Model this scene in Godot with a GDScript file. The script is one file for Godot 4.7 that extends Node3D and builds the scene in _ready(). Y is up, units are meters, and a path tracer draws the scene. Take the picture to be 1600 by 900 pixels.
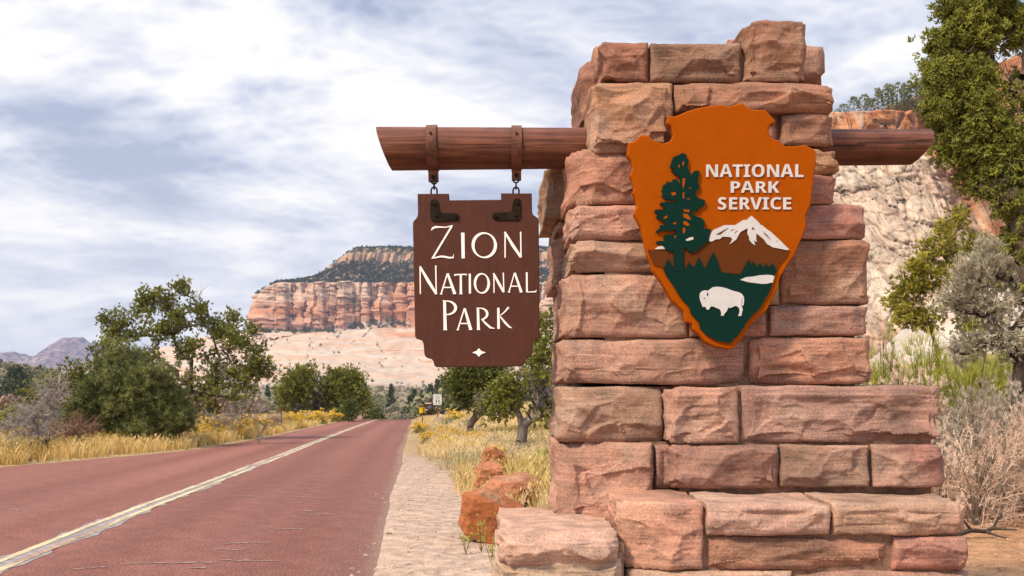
extends Node3D
# Stone entrance pillar with hanging wooden sign and arrowhead emblem beside a red road, sandstone mesa behind.

const F := 1500.0        # focal length in photo pixels (photo 1600 x 900)
const HY := 598.0        # horizon row
const EYE := 1.6
var M := {}
var rng := RandomNumberGenerator.new()
var taken := {}
var nz := FastNoiseLite.new()
var nz2 := FastNoiseLite.new()
var ridged := FastNoiseLite.new()
var cell := FastNoiseLite.new()
var ledge := FastNoiseLite.new()

class Mk:
	var v := PackedVector3Array()
	var n := PackedVector3Array()
	var c := PackedColorArray()
	var i := PackedInt32Array()
	var colour := Color(1, 1, 1)
	func vert(p: Vector3, nn: Vector3) -> int:
		v.append(p); n.append(nn); c.append(colour)
		return v.size() - 1
	func idx(a: int, b: int, d: int):
		i.append(a); i.append(b); i.append(d)
	func tri(a: Vector3, b: Vector3, d: Vector3, out: Vector3):
		var nn := (b - a).cross(d - a)
		if nn.length_squared() < 1e-18: return
		nn = nn.normalized()
		if nn.dot(out) > 0.0:
			var k := vert(a, nn); vert(d, nn); vert(b, nn); idx(k, k + 1, k + 2)
		else:
			nn = -nn
			var k := vert(a, nn); vert(b, nn); vert(d, nn); idx(k, k + 1, k + 2)
	func quad(a: Vector3, b: Vector3, d: Vector3, e: Vector3, out: Vector3):
		tri(a, b, d, out); tri(a, d, e, out)
	func box(lo: Vector3, hi: Vector3):
		var x0 := lo.x; var y0 := lo.y; var z0 := lo.z; var x1 := hi.x; var y1 := hi.y; var z1 := hi.z
		quad(Vector3(x0, y0, z1), Vector3(x1, y0, z1), Vector3(x1, y1, z1), Vector3(x0, y1, z1), Vector3(0, 0, 1))
		quad(Vector3(x0, y0, z0), Vector3(x1, y0, z0), Vector3(x1, y1, z0), Vector3(x0, y1, z0), Vector3(0, 0, -1))
		quad(Vector3(x0, y0, z0), Vector3(x0, y0, z1), Vector3(x0, y1, z1), Vector3(x0, y1, z0), Vector3(-1, 0, 0))
		quad(Vector3(x1, y0, z0), Vector3(x1, y0, z1), Vector3(x1, y1, z1), Vector3(x1, y1, z0), Vector3(1, 0, 0))
		quad(Vector3(x0, y1, z0), Vector3(x1, y1, z0), Vector3(x1, y1, z1), Vector3(x0, y1, z1), Vector3(0, 1, 0))
		quad(Vector3(x0, y0, z0), Vector3(x1, y0, z0), Vector3(x1, y0, z1), Vector3(x0, y0, z1), Vector3(0, -1, 0))
	func tube(a: Vector3, b: Vector3, ra: float, rb: float, sides: int, capped := false):
		var ax := b - a
		if ax.length_squared() < 1e-12: return
		ax = ax.normalized()
		var s := ax.cross(Vector3(0, 0, 1) if absf(ax.z) < 0.9 else Vector3(1, 0, 0)).normalized()
		var t := ax.cross(s)
		var k := v.size()
		for j in sides + 1:
			var an := TAU * j / sides
			var nn := s * cos(an) + t * sin(an)
			vert(a + nn * ra, nn); vert(b + nn * rb, nn)
		for j in sides:
			idx(k + 2 * j, k + 2 * j + 1, k + 2 * j + 2); idx(k + 2 * j + 1, k + 2 * j + 3, k + 2 * j + 2)
		if capped:
			for j in sides:
				tri(a, v[k + 2 * j], v[k + 2 * j + 2], -ax); tri(b, v[k + 2 * j + 1], v[k + 2 * j + 3], ax)
	func spindle(a: Vector3, b: Vector3, r: float, sides := 3):
		var ax := (b - a).normalized()
		var s := ax.cross(Vector3(0.31, 0.2, 0.93) if absf(ax.z) < 0.9 else Vector3(1, 0, 0)).normalized()
		var t := ax.cross(s)
		var mid := a.lerp(b, 0.55)
		var ring := []
		for j in sides:
			var an := TAU * j / sides
			ring.append(mid + (s * cos(an) + t * sin(an)) * r)
		for j in sides:
			var p: Vector3 = ring[j]
			var q: Vector3 = ring[(j + 1) % sides]
			var out := (p + q) * 0.5 - mid
			tri(a, p, q, out); tri(b, p, q, out)
	func mesh() -> ArrayMesh:
		var arr := []
		arr.resize(Mesh.ARRAY_MAX)
		arr[Mesh.ARRAY_VERTEX] = v; arr[Mesh.ARRAY_NORMAL] = n; arr[Mesh.ARRAY_COLOR] = c; arr[Mesh.ARRAY_INDEX] = i
		var m := ArrayMesh.new()
		m.add_surface_from_arrays(Mesh.PRIMITIVE_TRIANGLES, arr)
		return m

# ---------------------------------------------------------------- naming and tagging
func numbered(parent: Node, called: String) -> String:
	var key := str(parent.get_instance_id()) + called
	var k: int = taken.get(key, 0)
	taken[key] = k + 1
	return called if k == 0 else "%s_%03d" % [called, k]

func put(parent: Node, called: String, o: Node3D) -> Node3D:
	o.name = numbered(parent, called)
	parent.add_child(o, true)
	return o

func thing(called: String, label: String, category: String, at := Vector3.ZERO, group := "") -> Node3D:
	var o := Node3D.new()
	put(self, called, o)
	o.position = at
	return tag(o, label, category, group)

func tag(o: Node3D, label: String, category: String, group := "") -> Node3D:
	o.set_meta("label", label); o.set_meta("category", category)
	if group != "": o.set_meta("group", group)
	return o

func part(parent: Node, called: String, mesh: Mesh, mat: Material, at := Vector3.ZERO) -> MeshInstance3D:
	var o := MeshInstance3D.new()
	o.mesh = mesh
	o.material_override = mat
	o.position = at
	put(parent, called, o)
	return o

func struct(called: String, mesh: Mesh, mat: Material, label: String) -> MeshInstance3D:
	var o := part(self, called, mesh, mat)
	o.set_meta("kind", "structure"); o.set_meta("label", label); o.set_meta("category", called.replace("_", " "))
	return o

func multi(parent: Node, called: String, mesh: Mesh, mat: Material, xf: Array, cols: Array) -> MultiMeshInstance3D:
	var mm := MultiMesh.new()
	mm.transform_format = MultiMesh.TRANSFORM_3D
	mm.use_colors = true
	mm.mesh = mesh
	mm.instance_count = xf.size()
	for k in xf.size():
		mm.set_instance_transform(k, xf[k]); mm.set_instance_color(k, cols[k])
	var o := MultiMeshInstance3D.new()
	o.multimesh = mm
	o.material_override = mat
	put(parent, called, o)
	o.set_meta("kind", "stuff")
	return o

# ---------------------------------------------------------------- places
func pt(px: float, py: float, d: float) -> Vector3:
	return Vector3((px - 800.0) / F * d, EYE + (HY - py) / F * d, -d)

func table(t: Array, x: float) -> float:
	if x <= t[0][0]: return t[0][1]
	for k in range(1, t.size()):
		if x <= t[k][0]:
			var a: float = t[k - 1][0]; var b: float = t[k][0]
			return lerpf(t[k - 1][1], t[k][1], (x - a) / (b - a))
	return t[-1][1]

const ROAD_DROP := [[-60, 1.6], [0, 1.6], [5, 1.61], [8.5, 1.64], [13.3, 1.72], [17, 1.81], [21, 1.90], [27, 2.03], [34.5, 2.18], [48, 2.47], [60, 2.75], [74, 3.08], [84, 3.31], [92, 3.52], [99, 3.95], [108, 4.7], [125, 5.9], [150, 7.2], [200, 8.6], [300, 10.0], [500, 10.0], [800, 7.5], [1100, 4.0], [1500, -2.0], [2600, -4.0], [7000, -4.0]]
const LEFT_EDGE := [[-60, 6.5], [12, 6.3], [18, 6.1], [22, 5.7], [26, 4.4], [30, 3.25], [35, 2.9], [42, 2.6], [200, 2.6]]
func road_y(d: float) -> float: return EYE - table(ROAD_DROP, d)
func road_x(d: float) -> float: return -3.72 - 0.1 * d
func sst(a: float, b: float, x: float) -> float: return smoothstep(a, b, x)

func ground(x: float, d: float) -> float:
	var y := road_y(d)
	var o := x - road_x(d)              # offset from the centre line, right positive
	var re := o - 3.42
	var le := -o - table(LEFT_EDGE, d)
	var off := maxf(re, le)
	var corridor := d < 115.0
	if corridor and off < 0.0:
		return y - 0.05 * sst(0.0, 0.25, -off)
	var b := 0.0
	var away := sst(0.2, 3.0, off)
	b += nz.get_noise_2d(x * 3.0, d * 3.0) * 0.09 * away
	b += nz.get_noise_2d(x * 0.35 + 40.0, d * 0.35) * 0.5 * sst(3.0, 14.0, off) * sst(12.0, 30.0, d)
	if re > 0.0:
		b += 1.15 * sst(1.5, 8.5, re) * sst(24.0, 55.0, d) * (1.0 - sst(110.0, 200.0, d))
		b += 0.12 * maxf(0.0, x - 4.5) * sst(9.0, 22.0, d) * (1.0 - sst(200.0, 400.0, d))
	if le > 0.0:
		b += 0.25 * sst(1.0, 5.0, le) * sst(20.0, 35.0, d)
	b += nz.get_noise_2d(x * 0.02, d * 0.02 + 9.0) * 5.0 * sst(150.0, 400.0, d)
	var hx := (x + 215.0) / 70.0; var hd := (d - 300.0) / 110.0
	b += 24.0 * exp(-hx * hx - hd * hd)
	return y + b

# ---------------------------------------------------------------- textures and materials
func gray(size: Vector2i, seed_: int, freq: float, oct: int, to: Vector2i, kind := FastNoiseLite.TYPE_SIMPLEX_SMOOTH) -> Image:
	var f := FastNoiseLite.new()
	f.seed = seed_; f.frequency = freq; f.fractal_octaves = oct; f.noise_type = kind
	var im := f.get_seamless_image(size.x, size.y)
	im.convert(Image.FORMAT_L8)
	if to != size: im.resize(to.x, to.y, Image.INTERPOLATE_CUBIC)
	return im

# multiplies layers round a mean: every layer is [image, amount]; the result is a bright gray-ish texture tinted by vertex colours
func layered(w: int, layers: Array, warm := 0.0) -> Image:
	var out := PackedByteArray()
	out.resize(w * w * 3)
	var data := []
	for l in layers: data.append((l[0] as Image).get_data())
	for k in w * w:
		var t := 0.0
		for j in layers.size():
			t += (data[j][k] / 255.0 - 0.5) * float(layers[j][1])
		var g := clampf(0.80 + t, 0.05, 1.0)
		out[3 * k] = int(clampf(g + t * warm, 0, 1) * 255)
		out[3 * k + 1] = int(g * 255)
		out[3 * k + 2] = int(clampf(g - t * warm * 0.5, 0, 1) * 255)
	var im := Image.create_from_data(w, w, false, Image.FORMAT_RGB8, out)
	return im

func tex(im: Image) -> ImageTexture: return ImageTexture.create_from_image(im)

func bump(layers: Array, w: int, strength: float) -> ImageTexture:
	var data := []
	for l in layers: data.append((l[0] as Image).get_data())
	var out := PackedByteArray()
	out.resize(w * w)
	for k in w * w:
		var t := 0.5
		for j in layers.size(): t += (data[j][k] / 255.0 - 0.5) * float(layers[j][1])
		out[k] = int(clampf(t, 0, 1) * 255)
	var im := Image.create_from_data(w, w, false, Image.FORMAT_L8, out)
	im.convert(Image.FORMAT_RGBA8)
	im.bump_map_to_normal_map(strength)
	return tex(im)

func mat(col: Color, rough := 0.85, t: Texture2D = null, nt: Texture2D = null, scale := 1.0, nscale := 1.0, vertex := false) -> StandardMaterial3D:
	var m := StandardMaterial3D.new()
	m.albedo_color = col
	m.roughness = rough
	m.metallic_specular = 0.3
	if t:
		m.albedo_texture = t
		m.uv1_triplanar = true; m.uv1_world_triplanar = true; m.uv1_scale = Vector3.ONE * scale
	if nt:
		m.normal_enabled = true; m.normal_texture = nt; m.normal_scale = nscale
		m.uv1_triplanar = true; m.uv1_world_triplanar = true; m.uv1_scale = Vector3.ONE * scale
	m.vertex_color_use_as_albedo = vertex
	return m

func lin(r: float, g: float, b: float) -> Color: return Color(r, g, b).linear_to_srgb()

func make_materials():
	var S := Vector2i(512, 512)
	var band := gray(Vector2i(32, 512), 11, 0.09, 3, S)
	var blotch := gray(S, 12, 0.008, 4, S)
	var speck := gray(S, 13, 0.12, 2, S)
	var fine := gray(S, 14, 0.35, 1, S, FastNoiseLite.TYPE_VALUE)
	var stone_t := tex(layered(512, [[band, 0.20], [blotch, 0.20], [speck, 0.20], [fine, 0.22]], 0.18))
	var stone_n := bump([[band, 0.4], [speck, 0.4], [fine, 0.2]], 512, 5.0)
	M.stone = mat(Color.WHITE, 0.92, stone_t, stone_n, 1.3, 0.55, true)
	var grit_t := tex(layered(512, [[blotch, 0.25], [speck, 0.3], [fine, 0.34]], 0.08))
	var grit_n := bump([[speck, 0.6], [fine, 0.5]], 512, 6.0)
	M.mortar = mat(lin(0.40, 0.24, 0.165), 0.95, grit_t, grit_n, 3.0, 0.9)
	M.ground = mat(Color.WHITE, 0.97, grit_t, grit_n, 0.9, 0.6, true)
	M.road = mat(Color.WHITE, 0.85, tex(layered(512, [[blotch, 0.10], [speck, 0.5], [fine, 0.25]], 0.06)), grit_n, 0.6, 0.25, true)
	M.cliff = mat(Color.WHITE, 0.95, tex(layered(512, [[band, 0.10], [blotch, 0.16], [speck, 0.22]], 0.12)), grit_n, 0.03, 0.7, true)
	M.mesa = mat(Color.WHITE, 0.95, M.cliff.albedo_texture, grit_n, 0.01, 0.5, true)
	M.boulder = mat(Color.WHITE, 0.92, stone_t, grit_n, 1.1, 0.9, true)
	var grain := gray(Vector2i(24, 512), 15, 0.06, 4, S)
	var wood_n := bump([[grain, 0.9], [fine, 0.08]], 512, 4.0)
	M.log = mat(Color.WHITE, 0.62, tex(layered(512, [[grain, 0.45], [blotch, 0.2], [fine, 0.06]], 0.1)), wood_n, 1.0, 0.9, true)
	var vgrain := grain.duplicate(); vgrain.rotate_90(CLOCKWISE)
	M.board = mat(lin(0.125, 0.044, 0.027), 0.6, tex(layered(512, [[vgrain, 0.07], [blotch, 0.08], [fine, 0.08]], 0.05)), bump([[vgrain, 0.3]], 512, 2.0), 1.4, 0.3)
	var paint_t := tex(layered(512, [[blotch, 0.04], [fine, 0.06]], 0.0))
	M.orange = mat(lin(0.52, 0.105, 0.0), 0.5, paint_t, null, 2.0)
	M.green = mat(lin(0.006, 0.04, 0.03), 0.5, paint_t, null, 2.0)
	M.umber = mat(lin(0.17, 0.05, 0.012), 0.55, paint_t, null, 2.0)
	M.white = mat(lin(0.86, 0.85, 0.86), 0.5, paint_t, null, 2.0)
	for k in ["orange", "green", "umber"]: M[k].metallic_specular = 0.15
	M.letter = mat(lin(0.9, 0.87, 0.84), 0.55)
	var rust_t := tex(layered(512, [[speck, 0.7], [blotch, 0.5]], 0.35))
	M.iron = mat(lin(0.035, 0.022, 0.015), 0.7, rust_t, grit_n, 4.0, 1.0); M.iron.metallic = 0.4
	M.strap = mat(lin(0.19, 0.075, 0.045), 0.5, rust_t, null, 2.0)
	M.rustpost = mat(lin(0.22, 0.07, 0.03), 0.7, rust_t, null, 3.0)
	M.signwhite = mat(lin(0.75, 0.75, 0.75), 0.5)
	M.black = mat(lin(0.02, 0.02, 0.02), 0.6)
	M.yellow = mat(lin(0.75, 0.5, 0.02), 0.5)
	M.blue = mat(lin(0.06, 0.16, 0.5), 0.5)
	M.line = mat(Color.WHITE, 0.75, grit_t, null, 2.2, 1.0, true)
	M.bark = mat(Color.WHITE, 0.95, tex(layered(512, [[vgrain, 0.6], [speck, 0.3]], 0.1)), null, 2.0, 1.0, true)
	M.leaf = mat(Color.WHITE, 0.75, null, null, 1.0, 1.0, true)
	M.leaf.backlight_enabled = true; M.leaf.backlight = Color(0.10, 0.11, 0.03)
	M.straw = mat(Color.WHITE, 0.85, null, null, 1.0, 1.0, true)
	M.straw.backlight_enabled = true; M.straw.backlight = Color(0.25, 0.2, 0.1)
	M.pebble = mat(Color.WHITE, 0.95, grit_t, null, 4.0, 1.0, true)

# ---------------------------------------------------------------- sky
func make_sky() -> Image:
	var w := 4096; var h := 2048
	var im := PackedFloat32Array()
	im.resize(w * h * 3)
	var big := FastNoiseLite.new(); big.seed = 21; big.frequency = 1.0; big.fractal_octaves = 6; big.fractal_gain = 0.52
	var warp := FastNoiseLite.new(); warp.seed = 5; warp.frequency = 0.7; warp.fractal_octaves = 2
	var wisp := FastNoiseLite.new(); wisp.seed = 8; wisp.frequency = 1.0; wisp.fractal_octaves = 4
	var lo := Color(0.110, 0.132, 0.185); var mid := Color(0.200, 0.213, 0.252); var hi := Color(0.305, 0.302, 0.302)
	for y in h:
		var el := (0.5 - (y + 0.5) / h) * PI
		if el < -0.02:
			for x in w:
				var k := (y * w + x) * 3
				im[k] = 0.2; im[k + 1] = 0.15; im[k + 2] = 0.12
			continue
		var sy := sin(el); var cy := cos(el)
		var hz := exp(-maxf(sy, 0.0) * 9.0)
		for x in w:
			var az := (float(x) + 0.5) / w * TAU
			var dx := sin(az) * cy; var dz := cos(az) * cy
			var q := 1.0 / (maxf(sy, 0.0) + 0.17)
			var u := dx * q; var v := dz * q
			var wu := warp.get_noise_2d(u * 0.8, v * 0.8) * 0.30
			var a := big.get_noise_2d(u * SKY_A + SKY_U + wu, v * SKY_A * 1.15 + SKY_V + wu)
			var b := wisp.get_noise_2d(u * 2.2 + wu * 2.0 + 30.0, v * 3.0 + wu)
			var e := wisp.get_noise_2d(u * 7.0 + wu * 5.0, v * 9.0 - wu * 3.0)
			var t := clampf(0.55 + a * 1.28 + b * 0.44 + (0.12 - absf(e)) * 0.42, 0.0, 1.0)
			t = lerpf(t, clampf(0.80 + a * 0.55 + b * 0.2, 0, 1), hz)
			var c := lo.lerp(mid, t * 2.0) if t < 0.5 else mid.lerp(hi, (t - 0.5) * 2.0)
			c = c.lerp(Color(0.30, 0.290, 0.280), hz * 0.6)
			var k := (y * w + x) * 3
			c *= 1.0 + 1.0 * smoothstep(0.32, 1.0, sy)      # an overcast sky is brightest overhead
			im[k] = c.r; im[k + 1] = c.g; im[k + 2] = c.b
	return Image.create_from_data(w, h, false, Image.FORMAT_RGBF, im.to_byte_array())

const SKY_A := 1.0
const SKY_U := 3.3
const SKY_V := 7.1

# ---------------------------------------------------------------- rock-faced stones
func span(a: float, b: float, step: float) -> PackedFloat32Array:
	var n := maxi(2, int(ceil((b - a) / step)))
	var out := PackedFloat32Array()
	for k in n + 1: out.append(lerpf(a, b, float(k) / n))
	return out

func depths(z1: float, dep: float, step: float) -> PackedFloat32Array:   # from the back to the front, fine at the front
	var out: Array = []
	var z := 0.0; var s := step
	while z < dep:
		out.append(z1 - z)
		z += s; s *= 1.25
	out.append(z1 - dep)
	out.reverse()
	return PackedFloat32Array(out)

# A block quarried and pitched by hand: its box is cut back by planes along the edges that show and by shallow bowls in its faces.
# opt: l, r, t = that side shows too; soft = how far the edges are knocked off; bowl = depth of the bowls; top_flat
func stone_mesh(lo: Vector3, hi: Vector3, tint: Color, opt: Dictionary) -> ArrayMesh:
	var step: float = opt.get("step", 0.0095)
	var soft: float = opt.get("soft", 0.014)
	var bowl: float = opt.get("bowl", 0.028)
	var maxcut: float = opt.get("maxcut", 0.17 if opt.get("round", 2) >= 4 else 0.060)
	var chip: float = opt.get("chip", 0.044)
	tint = Color(tint.r * rng.randf_range(0.94, 1.07), tint.g * rng.randf_range(0.95, 1.11), tint.b * rng.randf_range(0.92, 1.10))
	var sz := hi - lo
	var ri := 0.40 * minf(minf(sz.x, sz.y), sz.z)
	var qlo := lo + Vector3.ONE * ri; var qhi := hi - Vector3.ONE * ri
	var pn: Array[Vector3] = []; var pc: Array[Vector3] = []
	var sc: Array[Vector3] = []; var sr: Array[float] = []
	var left: bool = opt.get("l", false); var right: bool = opt.get("r", false); var topf: bool = opt.get("t", false)
	# edges of the front face
	var along_x := maxi(2, int(sz.x / 0.13)); var along_y := maxi(1, int(sz.y / 0.13))
	for e in 4:
		var cnt := along_x if e < 2 else along_y
		var outd: Vector3 = [Vector3(0, 1, 0), Vector3(0, -1, 0), Vector3(-1, 0, 0), Vector3(1, 0, 0)][e]
		var k_e := 1.0
		if (e == 2 and left) or (e == 3 and right): k_e = 1.9
		if e == 0 and topf: k_e = opt.get("topcut", 0.5)
		for k in cnt:
			var f := (k + rng.randf()) / cnt
			var p := Vector3(lerpf(lo.x, hi.x, f), hi.y if e == 0 else lo.y, hi.z)
			if e >= 2: p = Vector3(lo.x if e == 2 else hi.x, lerpf(lo.y, hi.y, f), hi.z)
			var tang := Vector3(1, 0, 0) if e < 2 else Vector3(0, 1, 0)
			var c := soft * k_e * rng.randf_range(0.5, 1.5)
			var nn := (outd * rng.randf_range(0.35, 1.0) * (1.0 if k_e > 1.0 else 0.75) + Vector3(0, 0, 1) * rng.randf_range(0.7, 1.15) + tang * rng.randf_range(-0.10, 0.10)).normalized()
			pn.append(nn); pc.append(p - Vector3(0, 0, BULGE * rng.randf_range(0.40, 1.0)) - nn * c * (1.0 if k_e > 1.0 else 0.35))
	# facets of the front face: they lean away from its middle, the more the nearer the edge
	for k in clampi(int(sz.x * sz.y / 0.008), 6, 28):
		var u := rng.randf_range(-1.0, 1.0); var v := rng.randf_range(-1.0, 1.0)
		var p := Vector3(lerpf(lo.x, hi.x, u * 0.5 + 0.5), lerpf(lo.y, hi.y, v * 0.5 + 0.5), hi.z)
		var nn := Vector3(u * absf(u) * 0.22 + rng.randf_range(-0.16, 0.16), v * 0.34 + rng.randf_range(-0.30, 0.30), 1.0).normalized()
		pn.append(nn); pc.append(p - nn * bowl * rng.randf_range(0.0, 1.0))
	# bowls struck out of the edges
	for k in clampi(int((sz.x + sz.y) / 0.10), 4, 14):
		var u := rng.randf(); var e := rng.randi() % 4
		var p := Vector3(lerpf(lo.x, hi.x, u), hi.y if e < 2 else lo.y, hi.z)
		if e == 3: p = Vector3(lo.x if rng.randf() < 0.5 else hi.x, lerpf(lo.y, hi.y, u), hi.z)
		var rr := rng.randf_range(0.06, 0.2)
		var nn := Vector3(rng.randf_range(-0.5, 0.5), (0.5 if e < 2 else -0.5) * rng.randf_range(0.4, 1.2), 1.0).normalized()
		sc.append(p + nn * (rr - rng.randf_range(0.012, 0.042))); sr.append(rr)
	# side faces
	for s in 2:
		if not (left if s == 0 else right): continue
		var sx := -1.0 if s == 0 else 1.0
		var x := lo.x if s == 0 else hi.x
		for k in clampi(int(sz.y * minf(sz.z, 0.6) / 0.012), 4, 18):
			var rr := rng.randf_range(0.12, 0.4)
			var p := Vector3(x, rng.randf_range(lo.y, hi.y), hi.z - rng.randf() * minf(sz.z, 0.6))
			var nn := Vector3(sx, rng.randf_range(-0.6, 0.6), rng.randf_range(-0.3, 0.5)).normalized()
			sc.append(p + nn * (rr - bowl * rng.randf_range(0.4, 1.3))); sr.append(rr)
		for k in 6:
			var up := 1.0 if k % 2 == 0 else -1.0
			var nn := Vector3(sx * rng.randf_range(0.5, 1.0), up * rng.randf_range(0.4, 1.0), rng.randf_range(-0.2, 0.5)).normalized()
			var rr := rng.randf_range(0.2, 0.6)
			sc.append(Vector3(x, hi.y if up > 0 else lo.y, hi.z - rng.randf() * minf(sz.z, 0.5)) + nn * (rr - soft * rng.randf_range(0.5, 1.5))); sr.append(rr)
		for k in int(opt.get("round", 2)):                # knocks the corner off
			var nn := Vector3(sx * rng.randf_range(0.5, 1.0), rng.randf_range(-0.2, 0.2), rng.randf_range(0.5, 1.0)).normalized()
			pn.append(nn); pc.append(Vector3(x, lerpf(lo.y, hi.y, rng.randf()), hi.z) - nn * soft * rng.randf_range(0.9, 2.3))
	if topf:
		for k in clampi(int(sz.x * sz.z / 0.04), 3, 12):
			var rr := rng.randf_range(0.4, 1.4)
			var p := Vector3(rng.randf_range(lo.x, hi.x), hi.y, rng.randf_range(lo.z, hi.z))
			sc.append(p + Vector3(rng.randf_range(-0.1, 0.1), 1, rng.randf_range(-0.1, 0.1)).normalized() * (rr - rng.randf_range(0.002, 0.010))); sr.append(rr)
	var bed := rng.randf_range(0.0015, 0.0055)      # some blocks show their bedding strongly
	var xs := span(lo.x, hi.x, step); var ys := span(lo.y, hi.y, step)
	var zs := depths(hi.z, sz.z, step)
	if topf and sz.z < 1.5: zs = span(lo.z, hi.z, step * 1.8)
	var nx := xs.size(); var ny := ys.size(); var nzz := zs.size()
	var mk := Mk.new()
	var at := {}
	var seed_off := rng.randf() * 100.0
	var grow := func(ix: int, iy: int, iz: int) -> int:
		var key := (ix * 1024 + iy) * 1024 + iz
		if at.has(key): return at[key]
		var p := Vector3(xs[ix], ys[iy], zs[iz])
		var q := p.clamp(qlo, qhi)
		var d := p - q
		var t := d.length()
		d /= t
		var t0 := t
		for k in pn.size():
			var den: float = pn[k].dot(d)
			if den > 0.02:
				var tt: float = pn[k].dot(pc[k] - q) / den
				if tt < t: t = tt
		t = maxf(t, maxf(ri * 0.35, t0 - maxcut))
		p = q + d * t
		var cut := 0.0
		for k in sc.size():
			var dp: float = sr[k] - (p - sc[k]).length()
			if dp > cut: cut = dp
		cut = minf(cut, 0.018)
		var wx := nz2.get_noise_3d(p.x * 7.0 + seed_off, p.y * 7.0, p.z * 7.0) * 0.03
		var wy := nz2.get_noise_3d(p.x * 7.0 + seed_off + 31.0, p.y * 7.0, p.z * 7.0) * 0.03
		# shallow bowls with sharp ridges between them, each struck to a depth of its own; the arrises keep nearly straight
		var ed := minf(minf(p.x - lo.x, hi.x - p.x), minf(p.y - lo.y, hi.y - p.y))
		if left and p.x - lo.x < 0.12: ed = minf(p.y - lo.y, hi.y - p.y)
		var we := 0.22 + 0.78 * smoothstep(0.0, 0.045, ed)
		if d.y > 0.7 and topf: we = 0.25
		var cx := (p.x + wx) * 4.6 + seed_off; var cy := (p.y + wy) * 6.8; var cz := (p.z + wy) * 4.6
		var relief_ := (cell.get_noise_3d(cx, cy, cz) + 0.6) * chip + ledge.get_noise_3d(cx, cy, cz) * chip * 0.22
		cx = (p.x + wy) * 13.0 + seed_off; cy = (p.y + wx) * 19.0; cz = (p.z + wx) * 13.0
		relief_ += (cell.get_noise_3d(cx, cy, cz) + 0.6) * chip * 0.24 + ledge.get_noise_3d(cx, cy, cz) * chip * 0.07
		cut -= relief_ * we
		t = maxf(t - cut, ri * 0.25)
		var w := q + d * t
		var rough := nz2.get_noise_3d(w.x * 60.0 + seed_off, w.y * 110.0, w.z * 60.0) * 0.0012 + nz2.get_noise_3d(w.x * 6.0 + seed_off, w.y * 60.0, w.z * 6.0) * bed
		w += d * rough
		var tone := 1.0 + nz2.get_noise_3d(w.x * 3.0 + seed_off, w.y * 3.0, w.z * 3.0) * 0.22
		var red := nz2.get_noise_3d(w.x * 1.6, w.y * 9.0 + seed_off, w.z * 1.6) * 0.13
		var col := Color(tint.r * tone * (1.0 + red * 0.3), tint.g * tone * (1.0 - red), tint.b * tone * (1.0 - red * 1.1))
		var st := nz2.get_noise_3d(w.x * 5.0 + 50.0, w.y * 4.0 - seed_off, w.z * 5.0)
		var dirt := nz2.get_noise_3d(w.x * 11.0 + seed_off, w.y * 11.0 + 80.0, w.z * 11.0)
		if dirt > 0.18: col = col.lerp(Color(0.16, 0.10, 0.075), clampf((dirt - 0.18) * 1.6, 0, 0.4))
		elif dirt < -0.22: col = col.lerp(Color(0.66, 0.47, 0.36), clampf((-0.22 - dirt) * 1.8, 0, 0.45))
		if opt.has("stain") and st > -0.05:
			col = col.lerp(Color(0.055, 0.05, 0.045), clampf((st + 0.05) * 2.6, 0, 1) * float(opt.stain))
		mk.v.append(w); mk.n.append(Vector3.ZERO); mk.c.append(col)
		at[key] = mk.v.size() - 1
		return mk.v.size() - 1
	var faces := [[0, nzz - 1, Vector3(0, 0, 1)], [1, 0, Vector3(-1, 0, 0)], [1, nx - 1, Vector3(1, 0, 0)], [2, ny - 1, Vector3(0, 1, 0)], [2, 0, Vector3(0, -1, 0)], [0, 0, Vector3(0, 0, -1)]]
	for f in faces:
		var ax: int = f[0]; var fix: int = f[1]; var out: Vector3 = f[2]
		var na := nx if ax != 1 else nzz
		var nbb := ny if ax != 2 else nzz
		var lx := Vector3(1, 0, 0); var ly := Vector3(0, 1, 0)
		var e0 := lx if ax != 1 else Vector3(0, 0, 1); var e1 := ly if ax != 2 else Vector3(0, 0, 1)
		var flip := e0.cross(e1).dot(out) > 0.0
		for a in na - 1:
			for b in nbb - 1:
				var ids := []
				for cnr in [[a, b], [a + 1, b], [a + 1, b + 1], [a, b + 1]]:
					var i0: int = cnr[0]; var i1: int = cnr[1]
					if ax == 0: ids.append(grow.call(i0, i1, fix))
					elif ax == 1: ids.append(grow.call(fix, i1, i0))
					else: ids.append(grow.call(i0, fix, i1))
				for t3 in ([[0, 1, 2], [0, 2, 3]] if (a + b) % 2 == 0 else [[0, 1, 3], [1, 2, 3]]):
					var i: int = ids[t3[0]]; var j: int = ids[t3[1]]; var k: int = ids[t3[2]]
					var nn := (mk.v[j] - mk.v[i]).cross(mk.v[k] - mk.v[i])
					if flip:
						mk.idx(i, k, j)
					else:
						mk.idx(i, j, k); nn = -nn
					mk.n[i] += nn; mk.n[j] += nn; mk.n[k] += nn
	for k in mk.n.size(): mk.n[k] = mk.n[k].normalized()
	return mk.mesh()

# a stone whose face fills the photo rectangle x0..x1, y0..y1 at distance d
func stone(parent: Node3D, x0: float, x1: float, y0: float, y1: float, d: float, dep: float, tint: Color, opt := {}):
	var a := pt(x0 - 0.8, y1 + 0.7, d); var b := pt(x1 + 0.8, y0 - 0.7, d)
	part(parent, "stone", stone_mesh(Vector3(a.x, a.y, -d - dep), Vector3(b.x, b.y, -d + BULGE), tint, opt), M.stone)

const BULGE := 0.04
const UP1 := Color(0.41, 0.205, 0.143)
const UP2 := Color(0.48, 0.252, 0.176)
const MID := Color(0.56, 0.318, 0.228)
const TAN := Color(0.57, 0.350, 0.250)
const MAUVE := Color(0.47, 0.258, 0.200)
const PALE := Color(0.63, 0.430, 0.325)

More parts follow.
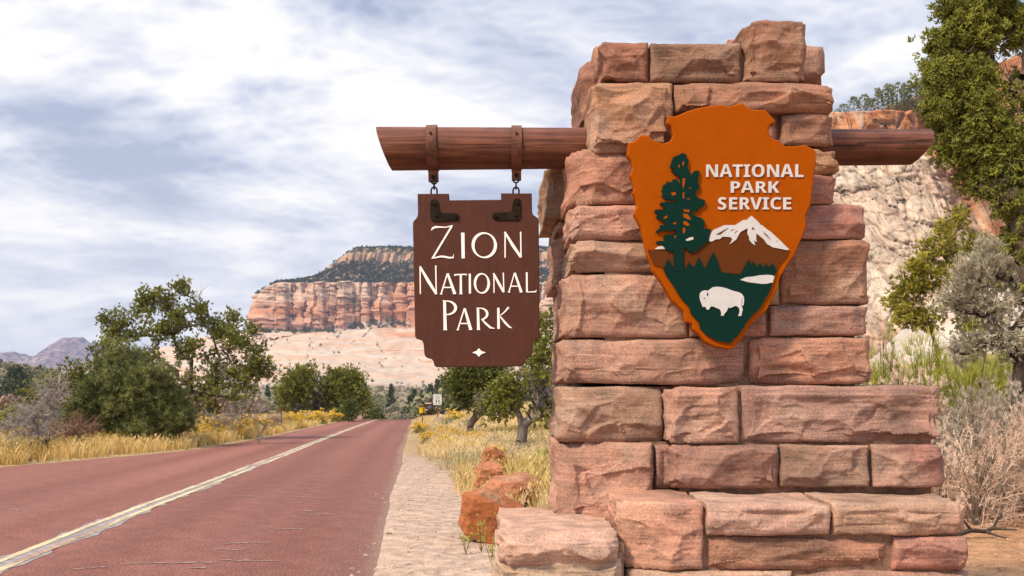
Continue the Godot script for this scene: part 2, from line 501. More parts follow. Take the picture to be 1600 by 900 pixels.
func make_pillar():
	var p := thing("stone_pillar", "tall stepped pillar of rough pink sandstone blocks carrying the log beam and the arrowhead emblem", "pillar")
	var D := 5.0
	# shaft, course by course from the top
	stone(p, 1160, 1265, 31, 126, D - 0.04, 0.6, UP1, {"r": true, "l": true, "soft": 0.02, "bowl": 0.028, "t": true})
	stone(p, 937, 1013, 65, 127, D, 0.5, UP1, {"l": true, "soft": 0.016, "bowl": 0.02})
	stone(p, 1018, 1158, 67, 127, D, 0.5, UP1 * 0.88, {"stain": 0.75, "bowl": 0.02})
	stone(p, 920, 1052, 126, 236, D - 0.05, 0.55, UP2, {"l": true, "soft": 0.03, "bowl": 0.034})
	stone(p, 1056, 1309, 127, 174, D - 0.05, 0.6, UP2 * 0.92, {"r": true, "bowl": 0.028})
	stone(p, 1056, 1216, 178, 235, D, 0.5, UP2, {"step": 0.03})
	stone(p, 1222, 1308, 178, 227, D, 0.55, UP1, {"r": true, "bowl": 0.022})
	stone(p, 884, 1012, 231, 318, D, 0.55, MID, {"l": true, "soft": 0.042, "bowl": 0.022, "round": 5})
	stone(p, 1016, 1222, 239, 318, D, 0.5, MID, {"step": 0.03})
	stone(p, 1226, 1313, 231, 270, D, 0.55, UP2, {"r": true})
	stone(p, 1226, 1311, 274, 319, D, 0.55, UP1, {"r": true, "bowl": 0.022})
	stone(p, 886, 1052, 321, 373, D, 0.55, MID, {"l": true, "soft": 0.03, "round": 4})
	stone(p, 1056, 1222, 322, 373, D, 0.5, MID, {"step": 0.03})
	stone(p, 1226, 1359, 320, 373, D, 0.6, UP2, {"r": true, "soft": 0.014})
	stone(p, 888, 1060, 376, 424, D, 0.55, MID * 0.95, {"l": true, "soft": 0.026, "round": 4})
	stone(p, 1064, 1218, 376, 424, D, 0.5, MID, {"step": 0.03})
	stone(p, 1222, 1363, 376, 475, D, 0.6, UP2, {"r": true, "soft": 0.014, "bowl": 0.024})
	stone(p, 876, 1076, 427, 527, D, 0.6, MID, {"l": true, "soft": 0.034, "bowl": 0.026, "round": 5})
	stone(p, 1080, 1218, 427, 475, D, 0.5, MID, {"step": 0.025})
	stone(p, 1080, 1198, 479, 526, D, 0.5, MAUVE, {"bowl": 0.01})
	stone(p, 1205, 1361, 479, 524, D, 0.6, MAUVE * 1.08, {"r": true, "soft": 0.013, "bowl": 0.012})
	stone(p, 870, 1165, 530, 600, D - 0.02, 0.65, MID, {"l": true, "soft": 0.03, "bowl": 0.016, "round": 4})
	stone(p, 1174, 1368, 528, 601, D - 0.02, 0.65, MID, {"r": true, "soft": 0.016, "bowl": 0.016})
	# return stones of the left side, further back, where the side pier stands out
	for s in [[905, 955, 92, 190, 5.45, UP1], [906, 950, 180, 236, 5.5, UP2], [848, 905, 258, 341, 5.5, UP2], [866, 905, 343, 364, 5.52, MID], [863, 905, 366, 446, 5.5, UP2 * 1.05], [872, 905, 448, 526, 5.55, MID], [872, 905, 530, 600, 5.6, MID], [872, 905, 603, 690, 5.6, MAUVE], [872, 905, 693, 800, 5.6, MID]]:
		stone(p, s[0], s[1] + 30, s[2], s[3], s[4], 0.75, s[5], {"l": true, "soft": 0.035, "bowl": 0.02, "round": 4, "step": 0.016})
	# return stones of the right side
	for s in [[1180, 1262, 60, 128], [1200, 1290, 132, 174], [1200, 1290, 178, 227], [1200, 1292, 231, 270], [1200, 1292, 274, 319], [1200, 1330, 322, 373], [1200, 1330, 376, 475], [1200, 1330, 479, 524], [1200, 1335, 528, 601]]:
		stone(p, s[0] - 40, s[1], s[2], s[3], 5.64, 0.6, UP2, {"r": true, "step": 0.03})
	# the lower wall, wider to the right and a little proud of the shaft
	stone(p, 868, 1036, 604, 691, D - 0.03, 0.6, MAUVE, {"l": true, "soft": 0.026, "bowl": 0.02, "round": 4})
	stone(p, 1041, 1154, 605, 692, D - 0.14, 0.7, TAN * 0.9, {"l": true, "soft": 0.026, "bowl": 0.026, "t": true})
	stone(p, 1161, 1479, 603, 691, D - 0.14, 1.1, MAUVE, {"r": true, "soft": 0.014, "bowl": 0.022, "t": true, "topcut": 0.6})
	stone(p, 864, 1021, 693, 830, D - 0.08, 0.65, TAN * 0.97, {"l": true, "soft": 0.05, "bowl": 0.026, "round": 7})
	stone(p, 1024, 1060, 696, 765, D - 0.02, 0.5, MAUVE, {"bowl": 0.008})
	stone(p, 1043, 1217, 696, 763, D - 0.15, 0.7, MAUVE, {"l": true, "soft": 0.016, "bowl": 0.014})
	stone(p, 1222, 1359, 696, 761, D - 0.15, 0.7, TAN * 0.85, {"soft": 0.016, "bowl": 0.014})
	stone(p, 1366, 1480, 696, 761, D - 0.15, 1.0, MAUVE, {"r": true, "soft": 0.012, "bowl": 0.012})
	# the bench
	var B := 4.42
	stone(p, 964, 1099, 786, 891, B, 0.62, TAN, {"l": true, "soft": 0.034, "bowl": 0.024, "round": 4, "t": true, "topcut": 0.9})
	stone(p, 1106, 1297, 787, 836, B, 0.62, TAN, {"soft": 0.016, "bowl": 0.018, "t": true})
	stone(p, 1304, 1517, 787, 836, B, 0.62, TAN * 0.95, {"r": true, "soft": 0.016, "bowl": 0.016, "t": true})
	stone(p, 1106, 1392, 840, 891, B + 0.01, 0.6, UP2 * 1.08, {"soft": 0.016, "bowl": 0.026, "stain": 0.3})
	stone(p, 1398, 1514, 840, 889, B + 0.01, 0.6, UP2 * 0.95, {"r": true, "soft": 0.014, "bowl": 0.018, "stain": 0.35})
	stone(p, 978, 1240, 895, 985, B - 0.02, 0.6, TAN, {"l": true, "step": 0.02})
	stone(p, 1246, 1530, 895, 985, B - 0.02, 0.6, MAUVE, {"r": true, "step": 0.02})
	stone(p, 970, 1180, 990, 1085, B - 0.02, 0.6, UP2, {"l": true, "step": 0.03})
	stone(p, 1186, 1536, 990, 1085, B - 0.02, 0.6, TAN, {"r": true, "step": 0.03})
	stone(p, 968, 1536, 1090, 1150, B - 0.05, 0.6, UP2, {"l": true, "r": true, "step": 0.03})
	# the step at the left
	stone(p, 776, 966, 835, 885, B - 0.06, 0.95, PALE, {"l": true, "soft": 0.035, "bowl": 0.02, "round": 4, "t": true, "topcut": 1.1})
	stone(p, 768, 972, 876, 975, B - 0.04, 0.95, PALE * 0.95, {"l": true, "soft": 0.03, "bowl": 0.016})
	stone(p, 764, 972, 980, 1150, B - 0.04, 0.95, TAN, {"l": true, "step": 0.03})
	# mortar and rubble behind the faces
	var c := Mk.new()
	var boxes := [[965, 1246, 80, 240, D + 0.042, 1.1], [940, 1284, 236, 330, D + 0.042, 1.1], [945, 1335, 325, 604, D + 0.042, 1.15], [945, 1050, 600, 850, D + 0.042, 1.15], [1062, 1455, 612, 900, D - 0.098, 1.0], [1020, 1490, 800, 1150, B + 0.044, 0.55], [830, 975, 850, 1150, B + 0.02, 0.8], [1000, 1066, 690, 830, D + 0.01, 0.3]]
	for b in boxes:
		var lo := pt(b[0], b[3], b[4]); var hi := pt(b[1], b[2], b[4])
		c.box(Vector3(lo.x, lo.y, -b[4] - b[5]), hi)
	part(p, "mortar", c.mesh(), M.mortar)
	# back face of the shaft in coarse blocks
	for k in 9:
		var y0 := 66.0 + k * 62.0
		for s in [[930.0, 1090.0], [1096.0, 1290.0]]:
			var sh := 30.0 if k > 3 else 0.0
			stone(p, s[0] - sh * 0.5, s[1] + sh, y0 + 3.0, y0 + 59.0, 6.0, 0.45, UP2, {"step": 0.06})

# ---------------------------------------------------------------- flat cut shapes
func poly_px(pts: Array, ox: float, oy: float, k: float, d: float) -> PackedVector2Array:   # traced points -> metres on the plane at distance d
	var out := PackedVector2Array()
	for q in pts:
		var w := pt(ox + q[0] / k, oy + q[1] / k, d)
		out.append(Vector2(w.x, w.y))
	return out

func prism(mk: Mk, poly: PackedVector2Array, z0: float, z1: float, bevel := 0.0):
	var p := poly.duplicate()
	if Geometry2D.is_polygon_clockwise(p): p.reverse()
	var n := p.size()
	var inner := PackedVector2Array()
	for k in n:
		var a := (p[k] - p[(k + n - 1) % n]).normalized(); var b := (p[(k + 1) % n] - p[k]).normalized()
		var na := Vector2(-a.y, a.x); var nb := Vector2(-b.y, b.x)
		var m := na + nb
		m = m.normalized() if m.length() > 0.01 else na
		inner.append(p[k] + m * bevel)
	var zb := z1 - bevel
	for k in n:
		var a := p[k]; var b := p[(k + 1) % n]
		var e := (b - a).normalized()
		var out := Vector3(e.y, -e.x, 0)
		mk.quad(Vector3(a.x, a.y, z0), Vector3(b.x, b.y, z0), Vector3(b.x, b.y, zb), Vector3(a.x, a.y, zb), out)
		if bevel > 0.0:
			var ai := inner[k]; var bi := inner[(k + 1) % n]
			mk.quad(Vector3(a.x, a.y, zb), Vector3(b.x, b.y, zb), Vector3(bi.x, bi.y, z1), Vector3(ai.x, ai.y, z1), out + Vector3(0, 0, 1))
	var face := inner if bevel > 0.0 else p
	var tr := Geometry2D.triangulate_polygon(face)
	if tr.is_empty():
		print("no triangulation ", n)
		face = p; tr = Geometry2D.triangulate_polygon(p)
	for k in range(0, tr.size(), 3):
		var a := face[tr[k]]; var b := face[tr[k + 1]]; var c := face[tr[k + 2]]
		mk.tri(Vector3(a.x, a.y, z1), Vector3(b.x, b.y, z1), Vector3(c.x, c.y, z1), Vector3(0, 0, 1))
		mk.tri(Vector3(a.x, a.y, z0), Vector3(b.x, b.y, z0), Vector3(c.x, c.y, z0), Vector3(0, 0, -1))

func smooth_poly(p: PackedVector2Array, rounds := 1) -> PackedVector2Array:
	for r in rounds:
		var o := PackedVector2Array()
		for k in p.size():
			var a := p[k]; var b := p[(k + 1) % p.size()]
			o.append(a.lerp(b, 0.22)); o.append(a.lerp(b, 0.78))
		p = o
	return p

func words(parent: Node3D, text: String, x0: float, x1: float, y0: float, y1: float, d: float, m: Material, called := "lettering", thick := 0.006, weight := 700):
	var t := TextMesh.new()
	var f := SystemFont.new()
	f.font_names = PackedStringArray(["Droid Sans"]); f.font_weight = weight
	t.font = f; t.text = text; t.font_size = 64; t.pixel_size = 0.01; t.depth = 0.02; t.curve_step = 1.0
	var bb := t.get_aabb()
	var a := pt(x0, y1, d); var b := pt(x1, y0, d)
	var o := MeshInstance3D.new()
	o.mesh = t; o.material_override = m
	var sx := (b.x - a.x) / bb.size.x; var sy := (b.y - a.y) / bb.size.y; var szz := thick / bb.size.z
	o.scale = Vector3(sx, sy, szz)
	o.position = Vector3(a.x - bb.position.x * sx, a.y - bb.position.y * sy, -d - thick - bb.position.z * szz) - parent.position
	put(parent, called, o)

func relief(parent: Node3D, called: String, polys: Array, d: float, base: float, thick: float, m: Material, bevel := 0.0, rounds := 0):
	for q in polys:
		var mk := Mk.new()
		var p: PackedVector2Array = poly_px(q[0], q[1], q[2], q[3], d)
		if rounds > 0: p = smooth_poly(p, rounds)
		prism(mk, p, base, base + thick, bevel)
		part(parent, called, mk.mesh(), m, -parent.position)

func make_arrowhead():
	var d := 4.86
	var e := thing("arrowhead_emblem", "orange arrowhead emblem with green tree, white peak and white bison, fixed to the stone pillar", "emblem", pt(1140, 548, d))
	var top := [[335, 140], [372, 142], [410, 132], [470, 105], [540, 85], [620, 70], [700, 62], [755, 72], [800, 62], [852, 47], [885, 75], [930, 95], [1020, 97], [1045, 125], [1090, 172], [1085, 190], [1055, 200], [1040, 230], [1045, 265], [1068, 302], [1115, 310], [1130, 335], [1160, 352], [1230, 352], [1300, 343], [1370, 380], [1375, 470], [1360, 530], [1362, 570], [1350, 640], [1345, 700], [1335, 770], [1300, 840], [1306, 880]]
	var low := [[1190, 40], [1175, 90], [1150, 150], [1110, 240], [1075, 290], [1020, 380], [1005, 450], [965, 530], [935, 590], [880, 640], [825, 690], [770, 780], [715, 840], [695, 842], [600, 825], [540, 795], [500, 745], [460, 715], [455, 680], [415, 665], [400, 600], [350, 550], [330, 535], [300, 480], [265, 420], [205, 340], [195, 300], [170, 240], [150, 150], [130, 60]]
	var lef := [[92, 830], [115, 770], [105, 720], [85, 680], [95, 650], [80, 590], [65, 560], [85, 500], [75, 460], [45, 415], [55, 330], [95, 318], [140, 275], [190, 278], [240, 315], [300, 333], [345, 318], [370, 275], [355, 215], [325, 190]]
	var out := []
	for q in top: out.append([970 + q[0] / 4.5, 150 + q[1] / 4.5])
	for q in low: out.append([970 + q[0] / 4.09, 340 + q[1] / 4.09])
	for q in lef: out.append([970 + q[0] / 4.5, 150 + q[1] / 4.5])
	var zf := -d
	relief(e, "plate", [[out, 0, 0, 1.0]], d, zf - 0.055, 0.055, M.orange, 0.006)
	# mountain, snow, forest floor and tree, each a board laid on the last
	var umber := [[155, 428], [200, 400], [330, 300], [520, 235], [640, 165], [750, 100], [850, 190], [960, 290], [1100, 400], [1281, 546], [1255, 640], [1165, 740], [1110, 840], [800, 900], [-480, 800], [-620, 760], [-680, 620], [-710, 545], [-520, 545], [-400, 560], [-250, 540], [-80, 545], [0, 545], [80, 480]]
	relief(e, "mountain", [[umber, 1090, 330, 9.0]], d, zf, 0.005, M.umber)
	var snow := [[155, 425], [160, 375], [190, 300], [215, 268], [290, 235], [370, 200], [520, 200], [575, 165], [640, 125], [680, 130], [750, 68], [800, 110], [850, 155], [880, 195], [905, 205], [960, 250], [1030, 300], [1100, 365], [1180, 440], [1285, 545], [1240, 550], [1150, 530], [1050, 510], [970, 465], [925, 400], [820, 315], [818, 400], [828, 440], [785, 415], [805, 485], [760, 455], [722, 410], [718, 360], [695, 320], [700, 240], [600, 295], [570, 340], [540, 400], [445, 470], [485, 400], [460, 370], [350, 360], [310, 395], [250, 400], [200, 430]]
	relief(e, "snow", [[snow, 1090, 330, 9.0], [[[55, 720], [80, 700], [120, 693], [137, 716]], 1010, 230, 4.5]], d, zf, 0.009, M.white)
	relief(e, "bare_rock", [[[[255, 330], [310, 332], [430, 235]], 1090, 330, 9.0], [[[460, 282], [515, 253], [470, 268]], 1090, 330, 9.0], [[[515, 317], [560, 272], [525, 292]], 1090, 330, 9.0], [[[755, 258], [768, 225], [800, 258]], 1090, 330, 9.0], [[[910, 283], [938, 332], [1025, 408], [968, 338], [935, 308]], 1090, 330, 9.0], [[[1098, 415], [1122, 438], [1110, 415]], 1090, 330, 9.0]], d, zf, 0.0105, M.umber)
	var floor_ := [[272, 332], [300, 265], [315, 285], [330, 320], [333, 330], [403, 340], [432, 288], [450, 305], [465, 320], [480, 295], [495, 252], [515, 285], [535, 332], [560, 275], [590, 220], [612, 265], [625, 310], [640, 350], [700, 360], [760, 367], [790, 310], [815, 268], [832, 305], [845, 280], [868, 320], [888, 288], [908, 325], [925, 295], [945, 320], [965, 290], [995, 342], [975, 375], [966, 415], [965, 430], [945, 475], [920, 520], [890, 575], [850, 615], [800, 670], [785, 700], [740, 760], [695, 803], [620, 790], [550, 755], [505, 710], [500, 670], [450, 620], [430, 565], [385, 520], [360, 480], [330, 430], [290, 375]]
	relief(e, "forest", [[floor_, 970, 340, 4.09]], d, zf, 0.012, M.green)
	var tree := [[250, 45], [272, 52], [283, 65], [275, 75], [290, 90], [293, 115], [285, 150], [300, 172], [312, 197], [335, 170], [368, 168], [368, 205], [358, 240], [372, 290], [345, 318], [345, 350], [365, 362], [400, 372], [412, 385], [403, 415], [375, 425], [362, 450], [330, 452], [322, 475], [350, 490], [385, 500], [407, 525], [400, 575], [450, 578], [440, 610], [432, 660], [420, 672], [400, 690], [375, 708], [345, 738], [300, 742], [280, 722], [262, 708], [258, 715], [258, 875], [190, 875], [188, 735], [140, 730], [128, 712], [105, 688], [65, 675], [75, 662], [125, 662], [115, 635], [130, 620], [180, 618], [205, 600], [195, 585], [165, 590], [150, 598], [125, 585], [75, 605], [62, 595], [95, 570], [90, 552], [118, 548], [128, 530], [100, 512], [72, 505], [65, 490], [85, 478], [55, 460], [60, 442], [110, 440], [135, 450], [118, 430], [118, 412], [95, 408], [95, 393], [160, 385], [205, 388], [212, 375], [160, 372], [125, 368], [105, 348], [115, 325], [105, 315], [115, 270], [135, 262], [140, 247], [180, 250], [182, 230], [208, 228], [225, 245], [230, 268], [235, 250], [232, 215], [218, 200], [195, 198], [190, 180], [172, 170], [195, 165], [190, 150], [162, 145], [175, 105], [185, 75], [220, 60]]
	relief(e, "tree", [[tree, 1010, 230, 4.5]], d, zf, 0.0135, M.green)
	var holes := []
	for h in [[[248, 110], [260, 105], [262, 125], [252, 137]], [[222, 130], [230, 125], [230, 145], [222, 150]], [[252, 222], [270, 225], [265, 265], [255, 295], [250, 270]], [[296, 292], [312, 286], [308, 298]], [[168, 325], [200, 318], [205, 338], [180, 345]], [[252, 322], [262, 320], [262, 365], [252, 362]], [[280, 366], [298, 362], [298, 374]], [[258, 440], [300, 445], [298, 460], [260, 455]], [[255, 470], [285, 475], [305, 500], [308, 515], [285, 508], [258, 495]], [[256, 525], [280, 525], [300, 550], [285, 558], [258, 545]], [[252, 570], [270, 570], [268, 600], [254, 612]], [[120, 495], [148, 482], [140, 503], [118, 506]], [[183, 535], [205, 530], [205, 545], [188, 545]], [[190, 625], [205, 625], [202, 645]]]:
		holes.append([h, 1010, 230, 4.5])
	relief(e, "gap_between_branches", holes, d, zf, 0.0145, M.orange)
	relief(e, "snow_patch", [[[[270, 655], [300, 637], [327, 635], [325, 652], [285, 662]], 1010, 230, 4.5]], d, zf, 0.0145, M.white)
	relief(e, "lake", [[[[755, 175], [845, 135], [960, 125], [1060, 105], [1180, 98], [1240, 103], [1290, 120], [1262, 220], [1225, 222], [1180, 236], [1100, 240], [980, 225], [870, 210]], 1080, 420, 10.0]], d, zf, 0.0135, M.white)
	relief(e, "bison", [[[[125, 400], [140, 370], [165, 350], [205, 340], [255, 348], [290, 318], [330, 292], [380, 285], [450, 288], [520, 303], [580, 325], [640, 348], [700, 362], [750, 378], [790, 408], [812, 450], [815, 500], [808, 560], [797, 582], [780, 575], [777, 545], [790, 500], [790, 455], [780, 500], [768, 555], [785, 605], [795, 640], [785, 670], [772, 740], [722, 740], [735, 715], [745, 670], [745, 635], [720, 600], [685, 582], [640, 600], [595, 620], [583, 605], [565, 615], [548, 660], [505, 710], [498, 738], [452, 733], [462, 705], [450, 660], [430, 632], [380, 615], [340, 595], [305, 588], [285, 610], [265, 643], [245, 643], [225, 625], [212, 598], [170, 600], [160, 575], [145, 530], [130, 500], [122, 440]], 1080, 420, 10.0]], d, zf, 0.0165, M.white)
	relief(e, "horn_and_eye", [[[[232, 380], [245, 378], [258, 405], [250, 435], [236, 425]], 1080, 420, 10.0], [[[190, 462], [206, 460], [208, 475], [193, 474]], 1080, 420, 10.0]], d, zf, 0.0175, M.green)
	words(e, "NATIONAL", 1103.5, 1255.5, 256.5, 276.5, d - 0.006, M.white)
	words(e, "PARK", 1142, 1218, 283, 301, d - 0.006, M.white)
	words(e, "SERVICE", 1122, 1236.5, 308, 327.5, d - 0.006, M.white)

# ---------------------------------------------------------------- beam and hanging sign
const LOGD := 5.36

func make_beam():
	var b := thing("log_beam", "thick dark red painted log beam run through the stone pillar, slanted at both ends", "log", pt(1020, 232, LOGD))
	var mk := Mk.new()
	var a0 := pt(601, 232.5, LOGD); var a1 := pt(1439, 230, LOGD)
	var nx := 230; var ns := 44
	for k in nx + 1:
		var f := float(k) / nx
		for j in ns + 1:
			var an := TAU * j / ns
			var cy := cos(an); var sz := sin(an)      # cy up, sz towards the camera
			var r := lerpf(0.1185, 0.0985, f)
			# the cut ends lean: the left one overhangs at the top, the right one curves round
			var xl := a0.x - 0.040 * cy - 0.01 * sz; var xr := a1.x + 0.045 - 0.10 * pow((1.0 - cy) * 0.5, 2.0)
			var x := lerpf(xl, xr, f)
			var cen := a0.lerp(a1, f)
			var w := nz2.get_noise_3d(x * 0.9, cy * 1.4, sz * 1.4) * 0.006 + nz2.get_noise_3d(x * 3.0, cy * 14.0, sz * 14.0) * 0.0022
			var crack := absf(nz.get_noise_3d(x * 2.2 + 7.0, cy * 11.0, sz * 11.0))
			var long_ := nz.get_noise_3d(x * 1.1, cy * 5.0 + 3.0, sz * 5.0)
			var cut := 0.0
			if crack < 0.035 and long_ > 0.0: cut = (0.035 - crack) / 0.035 * 0.006
			r += w - cut
			var tone := 1.0 + 0.25 * nz2.get_noise_3d(x * 1.5 + 3.0, cy * 8.0, sz * 8.0)
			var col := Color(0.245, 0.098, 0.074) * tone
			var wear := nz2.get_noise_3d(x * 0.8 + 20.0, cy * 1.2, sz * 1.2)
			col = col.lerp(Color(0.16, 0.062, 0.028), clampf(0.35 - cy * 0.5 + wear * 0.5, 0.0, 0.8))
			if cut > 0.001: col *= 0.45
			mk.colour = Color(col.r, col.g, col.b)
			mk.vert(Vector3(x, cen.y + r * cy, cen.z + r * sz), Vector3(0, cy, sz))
	var w1 := ns + 1
	for k in nx:
		for j in ns:
			var i := k * w1 + j
			mk.idx(i, i + w1, i + 1); mk.idx(i + 1, i + w1, i + w1 + 1)
	# normals from the relief
	var acc := PackedVector3Array(); acc.resize(mk.v.size())
	for t in range(0, mk.i.size(), 3):
		var p := mk.v[mk.i[t]]; var q := mk.v[mk.i[t + 1]]; var r2 := mk.v[mk.i[t + 2]]
		var nn := -(q - p).cross(r2 - p)
		if nn.dot(mk.n[mk.i[t]]) < 0.0: nn = -nn
		for u in 3: acc[mk.i[t + u]] += nn
	for k in acc.size():
		if acc[k].length_squared() > 0.0: mk.n[k] = acc[k].normalized()
	for s in 2:                                             # end grain
		var base := 0 if s == 0 else nx * w1
		var cen := Vector3.ZERO
		for j in ns: cen += mk.v[base + j] / ns
		mk.colour = Color(0.2, 0.085, 0.06)
		for j in ns: mk.tri(cen, mk.v[base + j], mk.v[base + j + 1], Vector3(-1 if s == 0 else 1, 0, 0))
	part(b, "log", mk.mesh(), M.log, -b.position)
	for s in [[676.0, 284.0, 16.5], [807.0, 281.5, 16.0]]:
		var c := pt(s[0], 232, LOGD); var hw: float = s[2] * 0.5 / F * LOGD
		var m := Mk.new()
		var r0 := 0.121 if s[0] < 700 else 0.1185
		for j in 40:
			var a1_ := TAU * j / 40.0; var a2_ := TAU * (j + 1) / 40.0
			var p1 := Vector3(0, cos(a1_), sin(a1_)); var p2 := Vector3(0, cos(a2_), sin(a2_))
			var h := Vector3(hw, 0, 0)
			m.quad(p1 * (r0 + 0.007) - h, p1 * (r0 + 0.007) + h, p2 * (r0 + 0.007) + h, p2 * (r0 + 0.007) - h, p1 + p2)
			m.quad(p1 * r0 + h, p1 * (r0 + 0.007) + h, p2 * (r0 + 0.007) + h, p2 * r0 + h, Vector3(1, 0, 0))
			m.quad(p1 * r0 - h, p1 * (r0 + 0.007) - h, p2 * (r0 + 0.007) - h, p2 * r0 - h, Vector3(-1, 0, 0))
		var yb := pt(0, s[1], LOGD).y - c.y
		# the two ends of the strap come together in a tab under the log
		m.box(Vector3(-hw * 0.92, yb, 0.012), Vector3(hw * 0.92, -r0 + 0.01, 0.020))
		m.box(Vector3(-hw * 0.92, yb, -0.020), Vector3(hw * 0.92, -r0 + 0.01, -0.012))
		var st := part(b, "strap", m.mesh(), M.strap, c - b.position)
		st.rotation.z = 0.03 if s[0] < 700 else 0.0
		var bo := Mk.new()
		bo.tube(Vector3(0, 0.052, r0 - 0.02), Vector3(0, 0.056, r0 + 0.006), 0.007, 0.006, 8, true)
		part(st, "bolt", bo.mesh(), M.iron)
		bo = Mk.new()
		bo.tube(Vector3(0.0, yb + 0.022, 0.018), Vector3(0.0, yb + 0.022, 0.03), 0.012, 0.011, 6, true)
		part(st, "bolt", bo.mesh(), M.iron)

func arc_ring(mk: Mk, pts: Array, r: float, sides := 8):
	for k in pts.size() - 1: mk.tube(pts[k], pts[k + 1], r, r, sides)

func strip(mk: Mk, pts: Array, wid: Array, closed: bool, ox: float, oy: float, k: float, d: float, z0: float, z1: float):
	var P: Array[Vector2] = []
	for q in pts:
		var w := pt(ox + q[0] / k, oy + q[1] / k, d)
		P.append(Vector2(w.x, w.y))
	var n := P.size()
	var L: Array[Vector2] = []; var R: Array[Vector2] = []
	for a in n:
		var prev := P[(a + n - 1) % n] if (a > 0 or closed) else P[a]
		var nxt := P[(a + 1) % n] if (a < n - 1 or closed) else P[a]
		var t := (nxt - prev).normalized()
		var nn := Vector2(-t.y, t.x)
		var h: float = float(wid[a % wid.size()]) * 0.5 / k / F * d
		L.append(P[a] + nn * h); R.append(P[a] - nn * h)
	for a in (n if closed else n - 1):
		var b := (a + 1) % n
		mk.quad(Vector3(L[a].x, L[a].y, z1), Vector3(R[a].x, R[a].y, z1), Vector3(R[b].x, R[b].y, z1), Vector3(L[b].x, L[b].y, z1), Vector3(0, 0, 1))
		var e := P[b] - P[a]; var o := Vector3(-e.y, e.x, 0)
		mk.quad(Vector3(L[a].x, L[a].y, z0), Vector3(L[b].x, L[b].y, z0), Vector3(L[b].x, L[b].y, z1), Vector3(L[a].x, L[a].y, z1), o)
		mk.quad(Vector3(R[a].x, R[a].y, z0), Vector3(R[b].x, R[b].y, z0), Vector3(R[b].x, R[b].y, z1), Vector3(R[a].x, R[a].y, z1), -o)
	if not closed:
		mk.quad(Vector3(L[0].x, L[0].y, z0), Vector3(R[0].x, R[0].y, z0), Vector3(R[0].x, R[0].y, z1), Vector3(L[0].x, L[0].y, z1), Vector3(P[0].x - P[1].x, P[0].y - P[1].y, 0))
		mk.quad(Vector3(L[n - 1].x, L[n - 1].y, z0), Vector3(R[n - 1].x, R[n - 1].y, z0), Vector3(R[n - 1].x, R[n - 1].y, z1), Vector3(L[n - 1].x, L[n - 1].y, z1), Vector3(P[n - 1].x - P[n - 2].x, P[n - 1].y - P[n - 2].y, 0))

func oval(cx: float, cy: float, rx: float, ry: float, a0: float, a1: float, thin: float, thick: float, tilt := 0.0, n := 36) -> Array:
	var p := []; var w := []
	for k in n + 1:
		var a := deg_to_rad(lerpf(a0, a1, float(k) / n))
		p.append([cx + rx * cos(a), cy + ry * sin(a)])
		w.append(lerpf(thin, thick, pow(absf(cos(a - tilt)), 1.4)))
	return [p, w]

